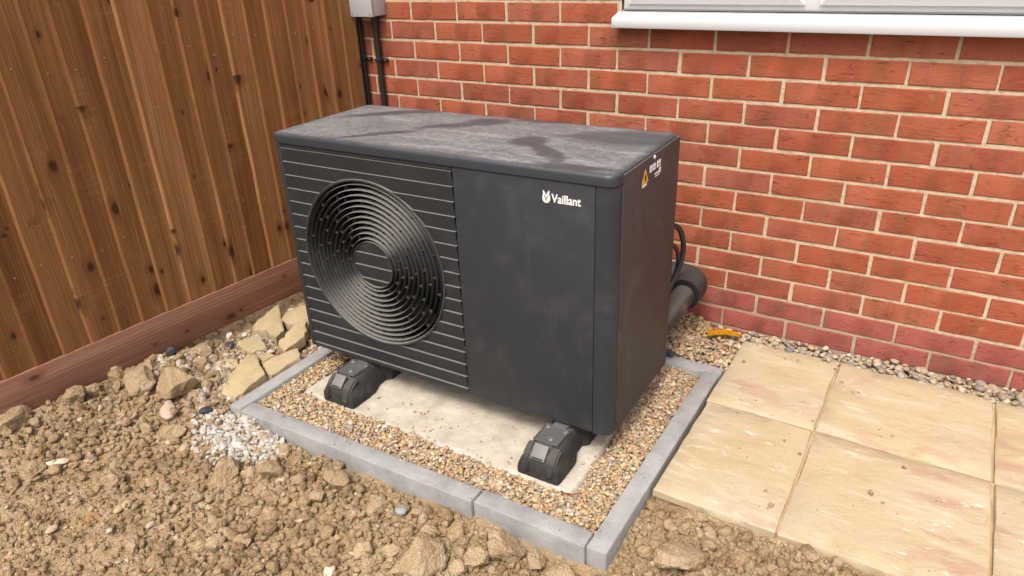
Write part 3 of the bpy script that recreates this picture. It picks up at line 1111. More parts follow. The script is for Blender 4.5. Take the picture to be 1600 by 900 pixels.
P_all, S_all = [], []
for layer, (sp, zc) in enumerate(((.0095, -.024), (.0095, -.0165), (.0112, -.0110))):
    gx_, gy_ = jgrid(-1.17, .036, -1.195, -.34, sp, r)
    keep = ~in_pad(gx_, gy_, -.004 if layer < 2 else -.006)
    keep &= ~((gx_ > -1.0) & (gx_ < -.15) & (gy_ > -.85))          # hidden under the unit
    gx_, gy_ = gx_[keep], gy_[keep]
    z_ = zc + .003 * vnoise2(gx_ * 9, gy_ * 9, 71) + r.uniform(-.002, .002, len(gx_))
    z_ = z_ - .012 * sstep(gy_, -.6, -.40) * sstep(gx_, -.06, .03)      # thin patch by the back corner
    P_all.append(np.stack([gx_, gy_, z_], -1))
    S_all.append(np.clip(r.lognormal(math.log(.0051), .28, len(gx_)), .0028, .0105))
# a few strewn on the pad and kerb
for n_, (xa, xb, ya, yb, zz) in ((45, (-1.08, -.09, -1.08, -.95, -.009)), (14, (-.13, -.08, -.95, -.5, -.009)), (10, (-1.1, .05, -1.24, -1.19, .005))):
    P_all.append(np.stack([r.uniform(xa, xb, n_), r.uniform(ya, yb, n_), np.full(n_, zz)], -1))
    S_all.append(r.uniform(.0025, .0050, n_))
me = scatter('gravel', peb1, np.concatenate(P_all), np.concatenate(S_all), r, (1.15, .95, .72), .22, True, True)
tag(link('gravel', me, 'gravel'), 'golden brown pea gravel filling the bed round the concrete pad', kind='stuff')

# behind the unit, up to the wall, and the strip between wall and slabs
P_all, S_all = [], []
for layer, (sp, zc) in enumerate(((.0125, -.024), (.0140, -.013), (.018, -.004))):
    gx_, gy_ = jgrid(-1.15, .105, -.272, -.008, sp, r)
    k = gx_ > -.42
    gx_, gy_ = gx_[k], gy_[k]
    bank = .030 * sstep(-gx_, -.03, .16)                     # heaped against the pipe, thinning to the slab
    keep = (layer == 0) | (r.random(len(gx_)) < np.clip(.50 + bank * 40, 0, 1))
    gx_, gy_, bank = gx_[keep], gy_[keep], bank[keep]
    P_all.append(np.stack([gx_, gy_, zc + bank + r.uniform(-.003, .003, len(gx_))], -1))
    S_all.append(np.clip(r.lognormal(math.log(.0078), .25, len(gx_)), .004, .014))
me = scatter('gravel', peb1, np.concatenate(P_all), np.concatenate(S_all), r, (1.2, .95, .68), .22, True, True)
tag(link('back_gravel', me, 'gravel'), 'mixed brown gravel heaped between the heat pump and the wall', kind='stuff')
P_all, S_all = [], []
for layer, (sp, zc) in enumerate(((.017, -.026), (.019, -.012), (.021, -.002), (.030, .006))):
    gx_, gy_ = jgrid(.10, 2.7, -.070, -.006, sp, r)
    bank = .006 * vnoise2(gx_ * 9, gy_ * 0, 73) + .010 * sstep(gx_, .1, .5)
    P_all.append(np.stack([gx_, gy_, zc + bank - .008 + r.uniform(-.003, .003, len(gx_))], -1))
    S_all.append(np.clip(r.lognormal(math.log(.0094), .30, len(gx_)), .005, .018))
me = scatter('pebbles', peb2, np.concatenate(P_all), np.concatenate(S_all), r, (1.2, .95, .66), .22, True, True)
tag(link('pebble_strip', me, 'wall_gravel'), 'rounded mixed pebbles filling the gap between wall and patio', kind='stuff')
strip_bed = box_mesh('strip_bed', .10, 2.7, -.082, .001, -.1, -.03)
tag(link('strip_bed', strip_bed, 'bed'), 'sandy bed under the wall pebbles', kind='structure')

# ------------------------------------------------------------------ loose soil: crumbs, stones, clods
cl0 = [clod_shape(1, 780 + s, 3, .22) for s in range(10)]
cl1 = [clod_shape(2, 800 + s, 6, .24) for s in range(10)]
cl2 = [clod_shape(3, 820 + s, 10, .16) for s in range(12)]
cl3 = [clod_shape(5, 840 + s, 13, .13, (1, .85, .72)) for s in range(9)]
r = np.random.default_rng(88)


def soil_ok(Xp, Yp, m=.012):
    ok = ~in_border(Xp, Yp, -m) & ~in_patio(Xp, Yp, -m) & (Xp > fence_x(Yp) + .015) & (Yp < -.01)
    ok &= ~((Xp > -1.24) & (Yp > -.30))
    return ok


N = 60000
x_ = r.uniform(-1.78, .85, N)
y_ = r.uniform(-1.98, -.55, N)
dens = np.clip(.50 + .8 * vnoise2(x_ * 3.3, y_ * 3.3, 91), .12, 1)
k = soil_ok(x_, y_) & (r.random(N) < dens)
x_, y_ = x_[k], y_[k]
s_ = np.clip(.0030 * (1 - r.random(len(x_))) ** -.42, .0026, .011)
z_ = ground_z(x_, y_) + s_ * .30
me = scatter('soil_crumbs', cl0, np.stack([x_, y_, z_], -1), s_, r, (1.1, 1, .85), .2, False)
tag(link('soil_crumbs', me, 'clod'), 'small crumbs of dry clay strewn over the dug soil', kind='stuff')
for nm, N, shapes, smin, smax, pw, dn in (('soil_nuggets', 17000, cl1, .0052, .0105, .38, .62), ('soil_lumps', 4200, cl2, .0095, .0200, .36, .36)):
    x_ = r.uniform(-1.76, .85, N)
    y_ = r.uniform(-1.97, -.55, N)
    dens = np.clip(dn + 1.15 * vnoise2(x_ * 2.6 + 4, y_ * 2.6, 93), .03, 1) + .5 * np.exp(-(np.abs(y_ + 1.31) / .07) ** 2) * (x_ > -.95) + .9 * (x_ > .08) * (y_ > -1.32)
    k = soil_ok(x_, y_, .010 + smin * .6) & (r.random(N) < dens) & ~((((x_ + 1.085) / .15) ** 2 + ((y_ + 1.335) / .09) ** 2) < 1)
    x_, y_ = x_[k], y_[k]
    s_ = np.clip(smin * (1 - r.random(len(x_))) ** -pw, smin, smax)
    z_ = ground_z(x_, y_) + s_ * .58
    me = scatter(nm, shapes, np.stack([x_, y_, z_], -1), s_, r, (1.1, 1, .84), .2, nm == 'soil_lumps')
    tag(link(nm, me, 'clod'), 'nut sized crumbs of dry clay over the dug soil' if nm == 'soil_nuggets' else 'thumb sized lumps of dry clay among the soil crumbs', kind='stuff')
N = 1300
x_ = r.uniform(-1.76, .8, N)
y_ = r.uniform(-1.95, -.9, N)
k = soil_ok(x_, y_, .014)
x_, y_ = x_[k], y_[k]
s_ = np.clip(.0038 * (1 - r.random(len(x_))) ** -.36, .0035, .013)
me = scatter('soil_stones', peb2, np.stack([x_, y_, ground_z(x_, y_) + s_ * .35], -1), s_, r, (1.3, 1, .65), .25, True, True)
tag(link('soil_stones', me, 'mix_stone'), 'small pale and ochre stones scattered through the soil', kind='stuff')

# white chippings spilled at the kerb corner, pale rubble behind
N = 1150
x_ = r.normal(-1.085, .115, N)
y_ = r.normal(-1.335, .065, N)
k = (((x_ + 1.085) / .150) ** 2 + ((y_ + 1.335) / .092) ** 2 + 1.1 * vnoise2(x_ * 13, y_ * 13, 95) < .9 + .5 * r.random(N)) & soil_ok(x_, y_, .006)
x_, y_ = x_[k], y_[k]
s_ = np.clip(r.lognormal(math.log(.0058), .40, len(x_)), .0028, .013)
me = scatter('white_chippings', cl1, np.stack([x_, y_, np.maximum(ground_z(x_, y_), soil_base(x_, y_)) + .002 + r.uniform(0, .006, len(x_))], -1), s_, r, (1.1, 1, .8), .25, False)
tag(link('white_chippings', me, 'white_chip'), 'white stone chippings spilled at the front left kerb corner', kind='stuff')
N = 6500
x_ = r.uniform(-1.70, -1.235, N)
y_ = r.uniform(-1.33, -.30, N)
k = soil_ok(x_, y_, .006) & (r.random(N) < np.clip(.45 + .9 * sstep(y_, -1.15, -.75) + .5 * (x_ > -1.36), 0, 1) * np.clip(.6 + .8 * vnoise2(x_ * 7, y_ * 7, 96), 0, 1))
x_, y_ = x_[k], y_[k]
s_ = np.clip(r.lognormal(math.log(.0062), .40, len(x_)), .0035, .017)
me = scatter('pale_rubble', cl1, np.stack([x_, y_, ground_z(x_, y_) + s_ * .4], -1), s_, r, (1.15, 1, .8), .25, False)
tag(link('pale_rubble', me, 'rubble'), 'fine pale rubble between the broken slabs and the fence', kind='stuff')

N = 60
x_ = np.concatenate([r.uniform(.14, .95, N), np.array([.49, .505, .47, .60, .62, .30, .26])])
y_ = np.concatenate([r.uniform(-.93, -.1, N), np.array([-.245, -.235, -.252, -.70, -.42, -.13, -.135])])
s_ = np.concatenate([np.clip(.0014 * (1 - r.random(N)) ** -.5, .0012, .006), np.array([.0075, .006, .004, .008, .0045, .006, .0045])])
me = scatter('slab_crumbs', cl1, np.stack([x_, y_, .0015 + s_ * .25], -1), s_, r, (1.2, 1, .55), .2, False, True)
tag(link('slab_crumbs', me, 'clod'), 'small crumbs of soil dropped on the patio slabs', kind='stuff')
clod_meshes = []
for P, F in cl3:
    me = mesh_np('clay_clod', P, F, True)
    me.materials.append(MT['clod'])
    clod_meshes.append(me)
clods = [(-1.423, -1.297, .143), (-1.631, -1.269, .092), (-1.547, -1.356, .118), (-1.703, -1.34, .093), (-1.651, -1.463, .09), (-1.506, -1.141, .085),
         (-.148, -1.300, .108), (-.061, -1.292, .071), (.018, -1.312, .098), (-.296, -1.447, .140), (-.337, -1.351, .063), (-.684, -1.325, .090),
         (-.875, -1.394, .10), (.251, -1.149, .120), (.168, -1.19, .066), (-.181, -1.366, .08), (-.687, -1.399, .07), (-1.266, -1.443, .10), (-.987, -1.472, .11),
         (-.52, -1.343, .075), (-.284, -1.31, .06), (.148, -1.015, .050), (-.468, -1.31, .062), (-.856, -1.322, .075), (-1.68, -1.682, .13), (-1.650, -1.515, .11),
         (-1.428, -1.764, .10), (-1.23, -1.653, .08), (-.994, -1.755, .065), (-.82, -1.644, .07), (-.761, -1.506, .06), (.045, -1.40, .05), (-.41, -1.30, .055),
         (-.387, -1.448, .06), (-.893, -1.758, .05), (.132, -1.24, .056), (.284, -1.045, .058), (.374, -1.062, .055), (-1.60, -1.082, .095), (-1.645, -1.02, .07), (-1.61, -.969, .065)]
special = {0: 'largest rounded brown clay clod, lying between the fence and the white chippings',
           6: 'large angular clay clod leaning against the shorter front edging block',
           7: 'ochre clay clod touching the kerb just right of the large angular clod',
           8: 'broad flat-topped clay clod at the front corner of the kerb',
           9: 'wide low heap-like clay clod in the soil in front of the edging joint',
           13: 'wide flat clay clod in the soil in front of the patio slabs',
           2: 'long low clay clod beside the fence, left of the largest clod'}
groups = {'fence': ('fist sized brown clay clod lying near the foot of the fence', 'clay clods near the fence'),
          'kerb': ('brown clay clod lying against or just in front of the front kerb', 'clay clods along the front kerb'),
          'patio': ('small brown clay clod on the soil in front of the patio slabs', 'clay clods by the patio'),
          'open': ('brown clay clod half buried in the open soil of the foreground', 'clay clods in the open soil')}
r = np.random.default_rng(99)
extra = []
while len(extra) < 46:
    x0, y0 = r.uniform(-1.7, .55), r.uniform(-1.9, -1.0)
    if not soil_ok(np.array([x0]), np.array([y0]), .028)[0]: continue
    if r.random() < .45 and not (-1.36 < y0 < -1.27 or x0 > .1): continue
    if ((x0 + 1.085) / .19) ** 2 + ((y0 + 1.335) / .13) ** 2 < 1: continue
    extra.append((x0, y0, r.uniform(.036, .058)))
for i, (x0, y0, d0) in enumerate(clods + extra):
    m = .5 * d0
    if not soil_ok(np.array([x0]), np.array([y0]), m * .8)[0]:
        y0 = y0 - .012
    d0 *= .90 if i in special else .80
    zc = float(soil_base(np.array([x0]), np.array([y0]))[0]) + d0 * (.05 if i == 9 else .32 if i in (0, 2, 6, 7, 8, 13, 15, 11, 19) else .18)
    o = link('clay_clod', clod_meshes[i % len(clod_meshes)], None, None, (x0, y0, zc), (r.normal(0, .35), r.normal(0, .35), r.uniform(0, 6.28)))
    sc = d0 / 1.75
    o.scale = (sc * r.uniform(.95, 1.15), sc * r.uniform(.9, 1.1), sc * r.uniform(.85, 1.05))
    if i in special:
        tag(o, special[i], 'soil clod', 'clay clods singled out')
    else:
        g = 'patio' if x0 > .1 else 'fence' if x0 < -1.3 else 'kerb' if y0 > -1.40 else 'open'
        tag(o, groups[g][0], 'soil clod', groups[g][1])

# single stones
def stone(name, label, cat, mat, loc, size, seed, aniso=(1, .8, .6), rot=(0, 0, 0), cuts=5, rough=.08, smooth=True, sub=3):
    P, F = clod_shape(sub, seed, cuts, rough, aniso)
    me = mesh_np(name, P * size, F, smooth)
    o = link(name, me, mat, None, loc, rot)
    return tag(o, label, cat)


MO = Mat('sandstone_offcut')
_v = MO.shifted(5.)
_n = MO.noise(_v, 13., 4., .6)
_c = MO.ramp(_n, [(.3, (.36, .285, .150)), (.5, (.44, .36, .205)), (.7, (.50, .42, .27))])
_c = MO.mix(MO.math('MULTIPLY', MO.rand(), .35), _c, (.46, .37, .27))
_f = MO.noise(_v, 160., 4., .7)
_c = MO.mix(MO.math('MULTIPLY', MO.step(_f, .45, .75), .3), _c, (.28, .20, .11))
MT['offcut'] = MO.done(_c, .85, MO.bump(MO.noise(_v, 45., 5., .7), .5, .006), .2)
MT['pale_stone'] = m_plain('pale_cream_stone', (.66, .57, .41), .6, .3, 0., .15)
MT['pink_stone'] = m_plain('pinkish_stone', (.52, .40, .31), .7, .3, 0., .25)
MT['grey_stone'] = m_plain('blue_grey_stone', (.30, .32, .33), .6, .3, 0., .2)
gz = lambda x, y: float(soil_base(np.array([x]), np.array([y]))[0])
stone('pebble', 'smooth oval cream pebble lying alone in the foreground soil', 'pebble', 'pale_stone', (-.482, -1.564, gz(-.482, -1.564) + .013), .019, 11, (.72, 1.05, .6), (.2, .1, .5), 2, .03)
stone('dark_stone', 'angular dark slate-blue stone beside the fence board', 'stone', 'slate', (-1.625, -1.175, gz(-1.625, -1.175) + .026), .035, 12, (.6, .8, 1.), (.2, .3, .4), 9, .05, False, 2)
stone('dark_stone', 'small dark slate stone in the pale rubble by the left kerb corner', 'stone', 'slate', (-1.268, -1.312, gz(-1.268, -1.312) + .012), .024, 13, (1, .9, .6), (.2, .1, .9), 9, .05, False, 2)
stone('dark_stone', 'dark stone lying between fence and broken slabs, behind the loose soil', 'stone', 'slate', (-1.595, -.965, gz(-1.595, -.965) + .02), .020, 14, (1, .8, .8), (.5, .1, .9), 9, .05, False, 2)
stone('flat_stone', 'flat pinkish stone lying in front of the largest clod', 'stone', 'pink_stone', (-1.355, -1.385, gz(-1.355, -1.385) + .020), .042, 15, (1.2, .6, .45), (.2, .1, -.5), 6, .08)
stone('flat_stone', 'long flat cream stone in the soil near the left edge', 'stone', 'pale_stone', (-1.40, -1.71, gz(-1.40, -1.71) + .016), .028, 16, (1.3, .45, .35), (.1, .1, .9), 5, .05)
stone('blue_stone', 'rounded blue-grey stone on the soil left of the big heap', 'stone', 'grey_stone', (-.455, -1.325, gz(-.455, -1.325) + .020), .016, 17, (1.1, .9, .6), (.1, .1, .3), 4, .05)


# ------------------------------------------------------------------ broken sandstone slabs left of the kerb
def shard(label, pts, z, th, seed, tilt=(0, 0)):
    r = np.random.default_rng(seed)
    cx = sum(p[0] for p in pts) / len(pts)
    cy = sum(p[1] for p in pts) / len(pts)
    ring = []
    n = len(pts)
    for i in range(n):
        a, b = Vector(pts[i]), Vector(pts[(i + 1) % n])
        L = (b - a).length
        k = max(2, int(L / .018))
        d = (b - a).normalized()
        nn = Vector((-d.y, d.x))
        for q in range(k):
            t = q / k
            j = r.normal(0, .0022) if q else 0
            p = a.lerp(b, t) + nn * j
            ring.append((p.x - cx, p.y - cy))
    area = sum(ring[i][0] * ring[(i + 1) % len(ring)][1] - ring[(i + 1) % len(ring)][0] * ring[i][1] for i in range(len(ring)))
    if area < 0: ring.reverse()
    bm = bmesh.new()
    zf = lambda x, y: tilt[0] * x + tilt[1] * y + .0015 * float(vnoise2(np.array([x * 20 + seed]), np.array([y * 20]), seed)[0])
    lay = []
    for s, zz in ((.90, 0.), (.985, -.002), (1.02, -th * .45), (.97, -th)):
        lay.append([bm.verts.new((x * s + r.normal(0, .001), y * s + r.normal(0, .001), zf(x, y) + zz + (r.normal(0, .0015) if zz else 0))) for x, y in ring])
    for l in range(3):
        for i in range(len(ring)):
            j = (i + 1) % len(ring)
            bm.faces.new((lay[l][i], lay[l + 1][i], lay[l + 1][j], lay[l][j]))
    c = bm.verts.new((0, 0, .0))
    for i in range(len(ring)):
        bm.faces.new((lay[0][i], lay[0][(i + 1) % len(ring)], c))
    bm.faces.new(lay[3][::-1])
    me = auto_smooth(bm_mesh('broken_slab', bm), 28)
    o = link('broken_slab', me, 'offcut', None, (cx, cy, z - .010))
    return tag(o, label, 'stone slab', 'broken sandstone offcuts beside the kerb')


shard('broken sandstone piece lying against the fence, farthest left of the pair at the back', [(-1.600, -.849), (-1.640, -.675), (-1.462, -.81), (-1.445, -.867), (-1.522, -.845), (-1.561, -.881)], .014, .035, 1, (-.02, .05))
shard('broken sandstone piece partly hidden behind the lower left edge of the heat pump', [(-1.575, -.701), (-1.555, -.618), (-1.46, -.591), (-1.381, -.719), (-1.495, -.769), (-1.542, -.753)], .012, .035, 2, (.03, .02))
shard('narrow tilted sandstone offcut pointing at the heat pump corner', [(-1.393, -.903), (-1.436, -.767), (-1.405, -.741), (-1.346, -.814), (-1.341, -.919)], .020, .04, 3, (-.15, .10))
shard('flat rounded sandstone piece in the middle of the broken slabs, below the fence board', [(-1.571, -.941), (-1.512, -.878), (-1.426, -.927), (-1.445, -.981), (-1.537, -.968)], .004, .03, 4, (.02, .0))
shard('small sandstone chip wedged between the two largest broken pieces', [(-1.406, -.989), (-1.376, -.956), (-1.334, -.968), (-1.337, -1.019)], .016, .03, 5, (.1, -.05))
shard('yellowish four-sided sandstone piece leaning on the left kerb', [(-1.353, -1.018), (-1.300, -.893), (-1.238, -.935), (-1.238, -1.070)], .016, .035, 6, (.05, .03))
shard('largest pale sandstone piece with a bevelled side, nearest the kerb corner', [(-1.306, -1.225), (-1.364, -1.145), (-1.403, -1.03), (-1.378, -1.012), (-1.255, -1.080), (-1.240, -1.185), (-1.240, -1.220)], .024, .055, 7, (-.03, .08))
shard('long thin sandstone offcut half buried in soil left of the largest piece', [(-1.500, -1.205), (-1.476, -1.068), (-1.42, -1.062), (-1.388, -1.085), (-1.413, -1.143), (-1.45, -1.190)], .016, .03, 8, (.06, .12))

# ------------------------------------------------------------------ heat pump
UW, UD, UH = 1.1312, .4405, .745
YAW = .0193
c_, s_n = math.cos(YAW), math.sin(YAW)
hp = tag(empty('heat_pump', (-.0387 - UW * c_, -.9122 - UW * s_n, .0799), (0, 0, YAW)),
         'dark grey heat pump unit with a round fan grille and dusty top', 'heat pump')
LT = .717                                     # underside of the lid


def rrect(x0, x1, y0, y1, r, seg=6):
    pts = []
    for cx, cy, a0 in ((x1 - r, y0 + r, -90), (x1 - r, y1 - r, 0), (x0 + r, y1 - r, 90), (x0 + r, y0 + r, 180)):
        for k in range(seg + 1):
            a = math.radians(a0 + 90 * k / seg)
            pts.append((cx + r * math.cos(a), cy + r * math.sin(a)))
    return pts


bm = bmesh.new()
layers = []
for inset, z in ((.006, LT), (.0, LT + .001), (0., LT + .018), (.0012, LT + .023), (.004, LT + .0265), (.0085, LT + .028), (.014, LT + .0285), (.05, LT + .0295)):
    layers.append([bm.verts.new((x, y, z)) for x, y in rrect(-.007 + inset, 1.1312 - inset, -.006 + inset, .445 - inset, max(.032 - inset * .5, .006))])
for a, b in zip(layers[:-1], layers[1:]):
    n = len(a)
    for i in range(n): bm.faces.new((a[i], a[(i + 1) % n], b[(i + 1) % n], b[i]))
bm.faces.new(layers[-1])
bm.faces.new(layers[0][::-1])
link('lid', auto_smooth(bm_mesh('lid', bm), 30), 'lid', hp)

bm = bmesh.new()
box(bm, .008, .030, .020, .438, .004, LT - .001, .003)          # left wall
box(bm, .031, 1.09, .425, .4375, .004, LT - .001)               # back
box(bm, .031, 1.09, .012, .424, .002, .016)                     # floor
box(bm, .640, .652, .05, .424, .017, LT - .002)                 # bulkhead behind the fan
link('casing', auto_smooth(bm_mesh('casing', bm)), 'unit', hp)
link('bulkhead_lining', box_mesh('bulkhead_lining', .033, .638, .21, .22, .018, LT - .003), 'inner', hp)

# louvred panel with the round opening
CX, CZ, RR = .340, .3675, .270
XL, XR = .0275, .6625
bm = bmesh.new()
box(bm, .008, .0262, -.0015, .020, .004, LT - .002, .004, 3)
box(bm, .0270, .6635, -.0010, .012, .7035, LT - .002, .001)
box(bm, .0270, .6635, -.0015, .012, .004, .0175, .002)
lp = link('louvre_panel', auto_smooth(bm_mesh('louvre_panel', bm)), 'louvre', hp)
NS, ZT0, PIT = 17, .7020, .0426


def slat(z1, z0, xl, xr, cut=None, half=None):
    """sloping blade from z1 (proud, with a ledge on top) to z0; cut = circle it leaves open, half = circle it stays in"""
    V, F = [], []
    n = 8
    ys_top, ys_bot = -.0042, .0030
    for side in ((-1, 1) if half is None else (0,)):
        rows_ = []
        zs = [z1] + [z1 + (z0 - z1) * k / n for k in range(n + 1)] + [z0]
        for q, z in enumerate(zs):
            dz = z - CZ
            if half is not None:
                if abs(dz) >= half: a = b = CX
                else:
                    h = math.sqrt(half * half - dz * dz)
                    a, b = CX - h, CX + h
            else:
                h = math.sqrt(max(cut * cut - dz * dz, 0.)) if cut else 0.
                a, b = (xl, CX - h) if side < 0 else (CX + h, xr)
            t = (z1 - z) / (z1 - z0)
            y = ys_top + (ys_bot - ys_top) * t
            if q == 0: y = .0085
            if q == 1: y = ys_top
            if q == len(zs) - 1: y = .0085
            rows_.append(((a, y, z), (b, y, z)))
        b0 = len(V)
        for rw in rows_: V += [rw[0], rw[1]]
        for k in range(len(rows_) - 1):
            F.append((b0 + 2 * k, b0 + 2 * k + 1, b0 + 2 * k + 3, b0 + 2 * k + 2))
    def build(V, F):
        bm = bmesh.new()
        vs = [bm.verts.new(v) for v in V]
        for f in F:
            try: bm.faces.new([vs[i] for i in f])
            except ValueError: pass
        bmesh.ops.remove_doubles(bm, verts=bm.verts[:], dist=1e-6)
        return bm_mesh('slat', bm)
    if half is None and abs(z1 - CZ) < cut and abs(z0 - CZ) < cut:        # the opening parts it in two
        nv, nf = len(V) // 2, len(F) // 2
        return [build(V[:nv], F[:nf]), build(V[nv:], F[:nf])]
    return [build(V, F)]


for k in range(NS - 1):
    z1 = ZT0 - PIT * k
    z0 = z1 - PIT + .0004
    for me in slat(z1, z0, XL, XR, RR + .001): link('slat', me, 'louvre', lp)
for me in slat(ZT0 - PIT * (NS - 1), .0178, XL, XR, RR + .001): link('slat', me, 'louvre', lp)

# fan grille
def revolve(name, prof, seg=112, closed=True):
    """profile (r,y) turned about the fan axis"""
    V, F = [], []
    n = len(prof)
    for i in range(seg):
        a = 2 * math.pi * i / seg
        for rr, y in prof: V.append((CX + rr * math.cos(a), y, CZ + rr * math.sin(a)))
    for i in range(seg):
        j = (i + 1) % seg
        for q in range(n if closed else n - 1):
            p = (q + 1) % n
            F.append((i * n + q, i * n + p, j * n + p, j * n + q))
    bm = bmesh.new()
    vs = [bm.verts.new(v) for v in V]
    for f in F: bm.faces.new([vs[i] for i in f])
    return auto_smooth(bm_mesh(name, bm), 40)


grille = link('fan_grille', revolve('fan_grille', [(RR + .003, .004), (RR + .0015, -.0045), (RR - .0015, -.0058), (RR - .005, -.0045), (RR - .008, .008), (RR - .010, .034), (RR - .006, .036), (RR + .003, .02)]), 'ring', hp)
NR = 11
radii = [.0865 + (RR - .0155 - .0865) * k / (NR - 1) for k in range(NR)]
for rr in radii:
    t = .0021
    pr = [(rr - t * .7, .002), (rr, -.0012), (rr + t * .7, .002), (rr + t, .009), (rr + t * .8, .0185), (rr - t * .8, .0185), (rr - t, .009)]
    link('ring', revolve('ring', pr, 96), 'ring', grille)
bm = bmesh.new()
rr_all = radii + [RR - .006]
for k in range(len(rr_all) - 1):
    a0, a1 = rr_all[k], rr_all[k + 1]
    nrib = 12
    for q in range(nrib):
        ang = 2 * math.pi * (q + (.5 if k % 2 else 0) + .09 * ((k * 5) % 4)) / nrib
        for v in box(bm, a0 + .0015, a1 - .0015, .006, .017, -.0016, .0016):
            x, y, z = v.co
            v.co = Vector((CX + x * math.cos(ang) - z * math.sin(ang), y, CZ + x * math.sin(ang) + z * math.cos(ang)))
tag(link('radial_ribs', bm_mesh('radial_ribs', bm), 'rib', grille), kind='stuff')
hub = link('hub_cap', revolve('hub_cap', [(.0755, .027), (.0765, .006), (.0765, -.0005), (.0740, -.0005), (.0725, .010), (.0725, .014), (.0, .014), (.0, .027)]), 'ring', grille)
z1 = ZT0
k = 0
while z1 > CZ - .075:
    z0 = z1 - PIT + .0004
    if z1 < CZ + .0725 + PIT and z0 < CZ + .07:
        za, zb = min(z1, CZ + .0722), max(z0, CZ - .0722)
        if za - zb > .004:
            link('hub_slat', slat(za, zb, 0, 0, None, .0723)[0], 'louvre', grille, (0, .0035, 0))
    z1 -= PIT

# fan behind the grille
bm = bmesh.new()
for q in range(3):
    base = 2 * math.pi * q / 3 + .4
    grid = []
    for i in range(9):
        rr = .07 + (.255 - .07) * i / 8
        row = []
        for j in range(7):
            a = base + (j / 6 - .5) * (1.15 - .35 * i / 8) + .35 * (i / 8) ** 2
            row.append(bm.verts.new((CX + rr * math.cos(a), .085 + (j / 6 - .5) * .075, CZ + rr * math.sin(a))))
        grid.append(row)
    for i in range(8):
        for j in range(6): bm.faces.new((grid[i][j], grid[i + 1][j], grid[i + 1][j + 1], grid[i][j + 1]))
link('fan', bm_mesh('fan', bm, True), 'inner', hp)

# plain front panel, round corner post, side panel
link('front_panel', box_mesh('front_panel', .6655, 1.0765, -.0022, .014, .004, LT - .0015, bevel=.0022, seg=2), 'unit', hp)
cr = .036
arc = [(1.0782, -.0020)]
for k in range(11):
    a = math.radians(-90 + 90 * k / 10)
    arc.append((1.1300 - cr + cr * math.cos(a), -.0020 + cr + cr * math.sin(a)))
inner = [(1.118, -.002 + cr), (1.0782, .016)]
bm = bmesh.new()
loop = arc + inner
lo = [bm.verts.new((x, y, .0015)) for x, y in loop]
hi = [bm.verts.new((x, y, LT - .0015)) for x, y in loop]
for i in range(len(loop)):
    j = (i + 1) % len(loop)
    bm.faces.new((lo[i], lo[j], hi[j], hi[i]))
bm.faces.new(lo[::-1])
bm.faces.new(hi)
link('corner_post', auto_smooth(bm_mesh('corner_post', bm), 30), 'unit', hp)
side_p = link('side_panel', box_mesh('side_panel', 1.112, 1.1328, .0362, .4395, .0015, .7385, bevel=.0022), 'side', hp)

# lettering and emblem
LX0, LX1, LZB = .9600, 1.0395, .6600
fc = bpy.data.curves.new('lettering', 'FONT')
fc.body = 'Vaillant'
fc.size = .03
fc.offset = .0005
fc.extrude = .0006
to = bpy.data.objects.new('tmp_text', fc)
COL.objects.link(to)
bpy.context.view_layer.update()
tm = bpy.data.meshes.new_from_object(to.evaluated_get(bpy.context.evaluated_depsgraph_get()))
bpy.data.objects.remove(to)
tv = np.array([v.co[:] for v in tm.vertices])
x0, x1 = tv[:, 0].min(), tv[:, 0].max()
capz = tv[:, 1].max()
for v in tm.vertices:
    x, y, z = v.co
    v.co = Vector((LX0 + (x - x0) / (x1 - x0) * (LX1 - LX0), -.0028 - z, LZB + y / capz * .0215))
tm.materials.clear()
link('lettering', tm, 'print', hp)
# emblem: a white egg with a dark hare outline and two upright ears
bm = bmesh.new()


def flat_poly(pts, y0, y1):
    a = [bm.verts.new((x, y0, z)) for x, z in pts]
    b = [bm.verts.new((x, y1, z)) for x, z in pts]
    bm.faces.new(a)
    bm.faces.new(b[::-1])
    for i in range(len(pts)):
        j = (i + 1) % len(pts)
        bm.faces.new((a[i], b[i], b[j], a[j]))


ecx, ecz = .9455, .6700
egg = []
for k in range(28):
    a = 2 * math.pi * k / 28
    egg.append((ecx + .0108 * math.cos(a) * (1 - .10 * math.sin(a)), ecz + .0140 * math.sin(a)))
flat_poly(egg, -.0033, -.0024)
for sx in (-1, 1):
    flat_poly([(ecx + sx * .0030, ecz + .0095), (ecx + sx * .0085, ecz + .0085), (ecx + sx * .0092, ecz + .0165), (ecx + sx * .0068, ecz + .0185)], -.0034, -.0024)
emb = link('emblem', bm_mesh('emblem', bm), 'print', hp)
bm = bmesh.new()
flat_poly([(ecx - .0030, ecz + .0140), (ecx + .0030, ecz + .0140), (ecx + .0006, ecz + .0050), (ecx - .0006, ecz + .0050)], -.0037, -.0034)
flat_poly([(ecx - .0052, ecz + .0060), (ecx - .0012, ecz + .0010), (ecx - .0008, ecz - .0070), (ecx - .0024, ecz - .0075), (ecx - .0030, ecz - .0005), (ecx - .0064, ecz + .0040)], -.0037, -.0034)
flat_poly([(ecx + .0064, ecz + .0040), (ecx + .0030, ecz - .0005), (ecx + .0024, ecz - .0075), (ecx + .0008, ecz - .0070), (ecx + .0012, ecz + .0010), (ecx + .0052, ecz + .0060)], -.0037, -.0034)
link('emblem_mark', bm_mesh('emblem_mark', bm), 'unit', emb)

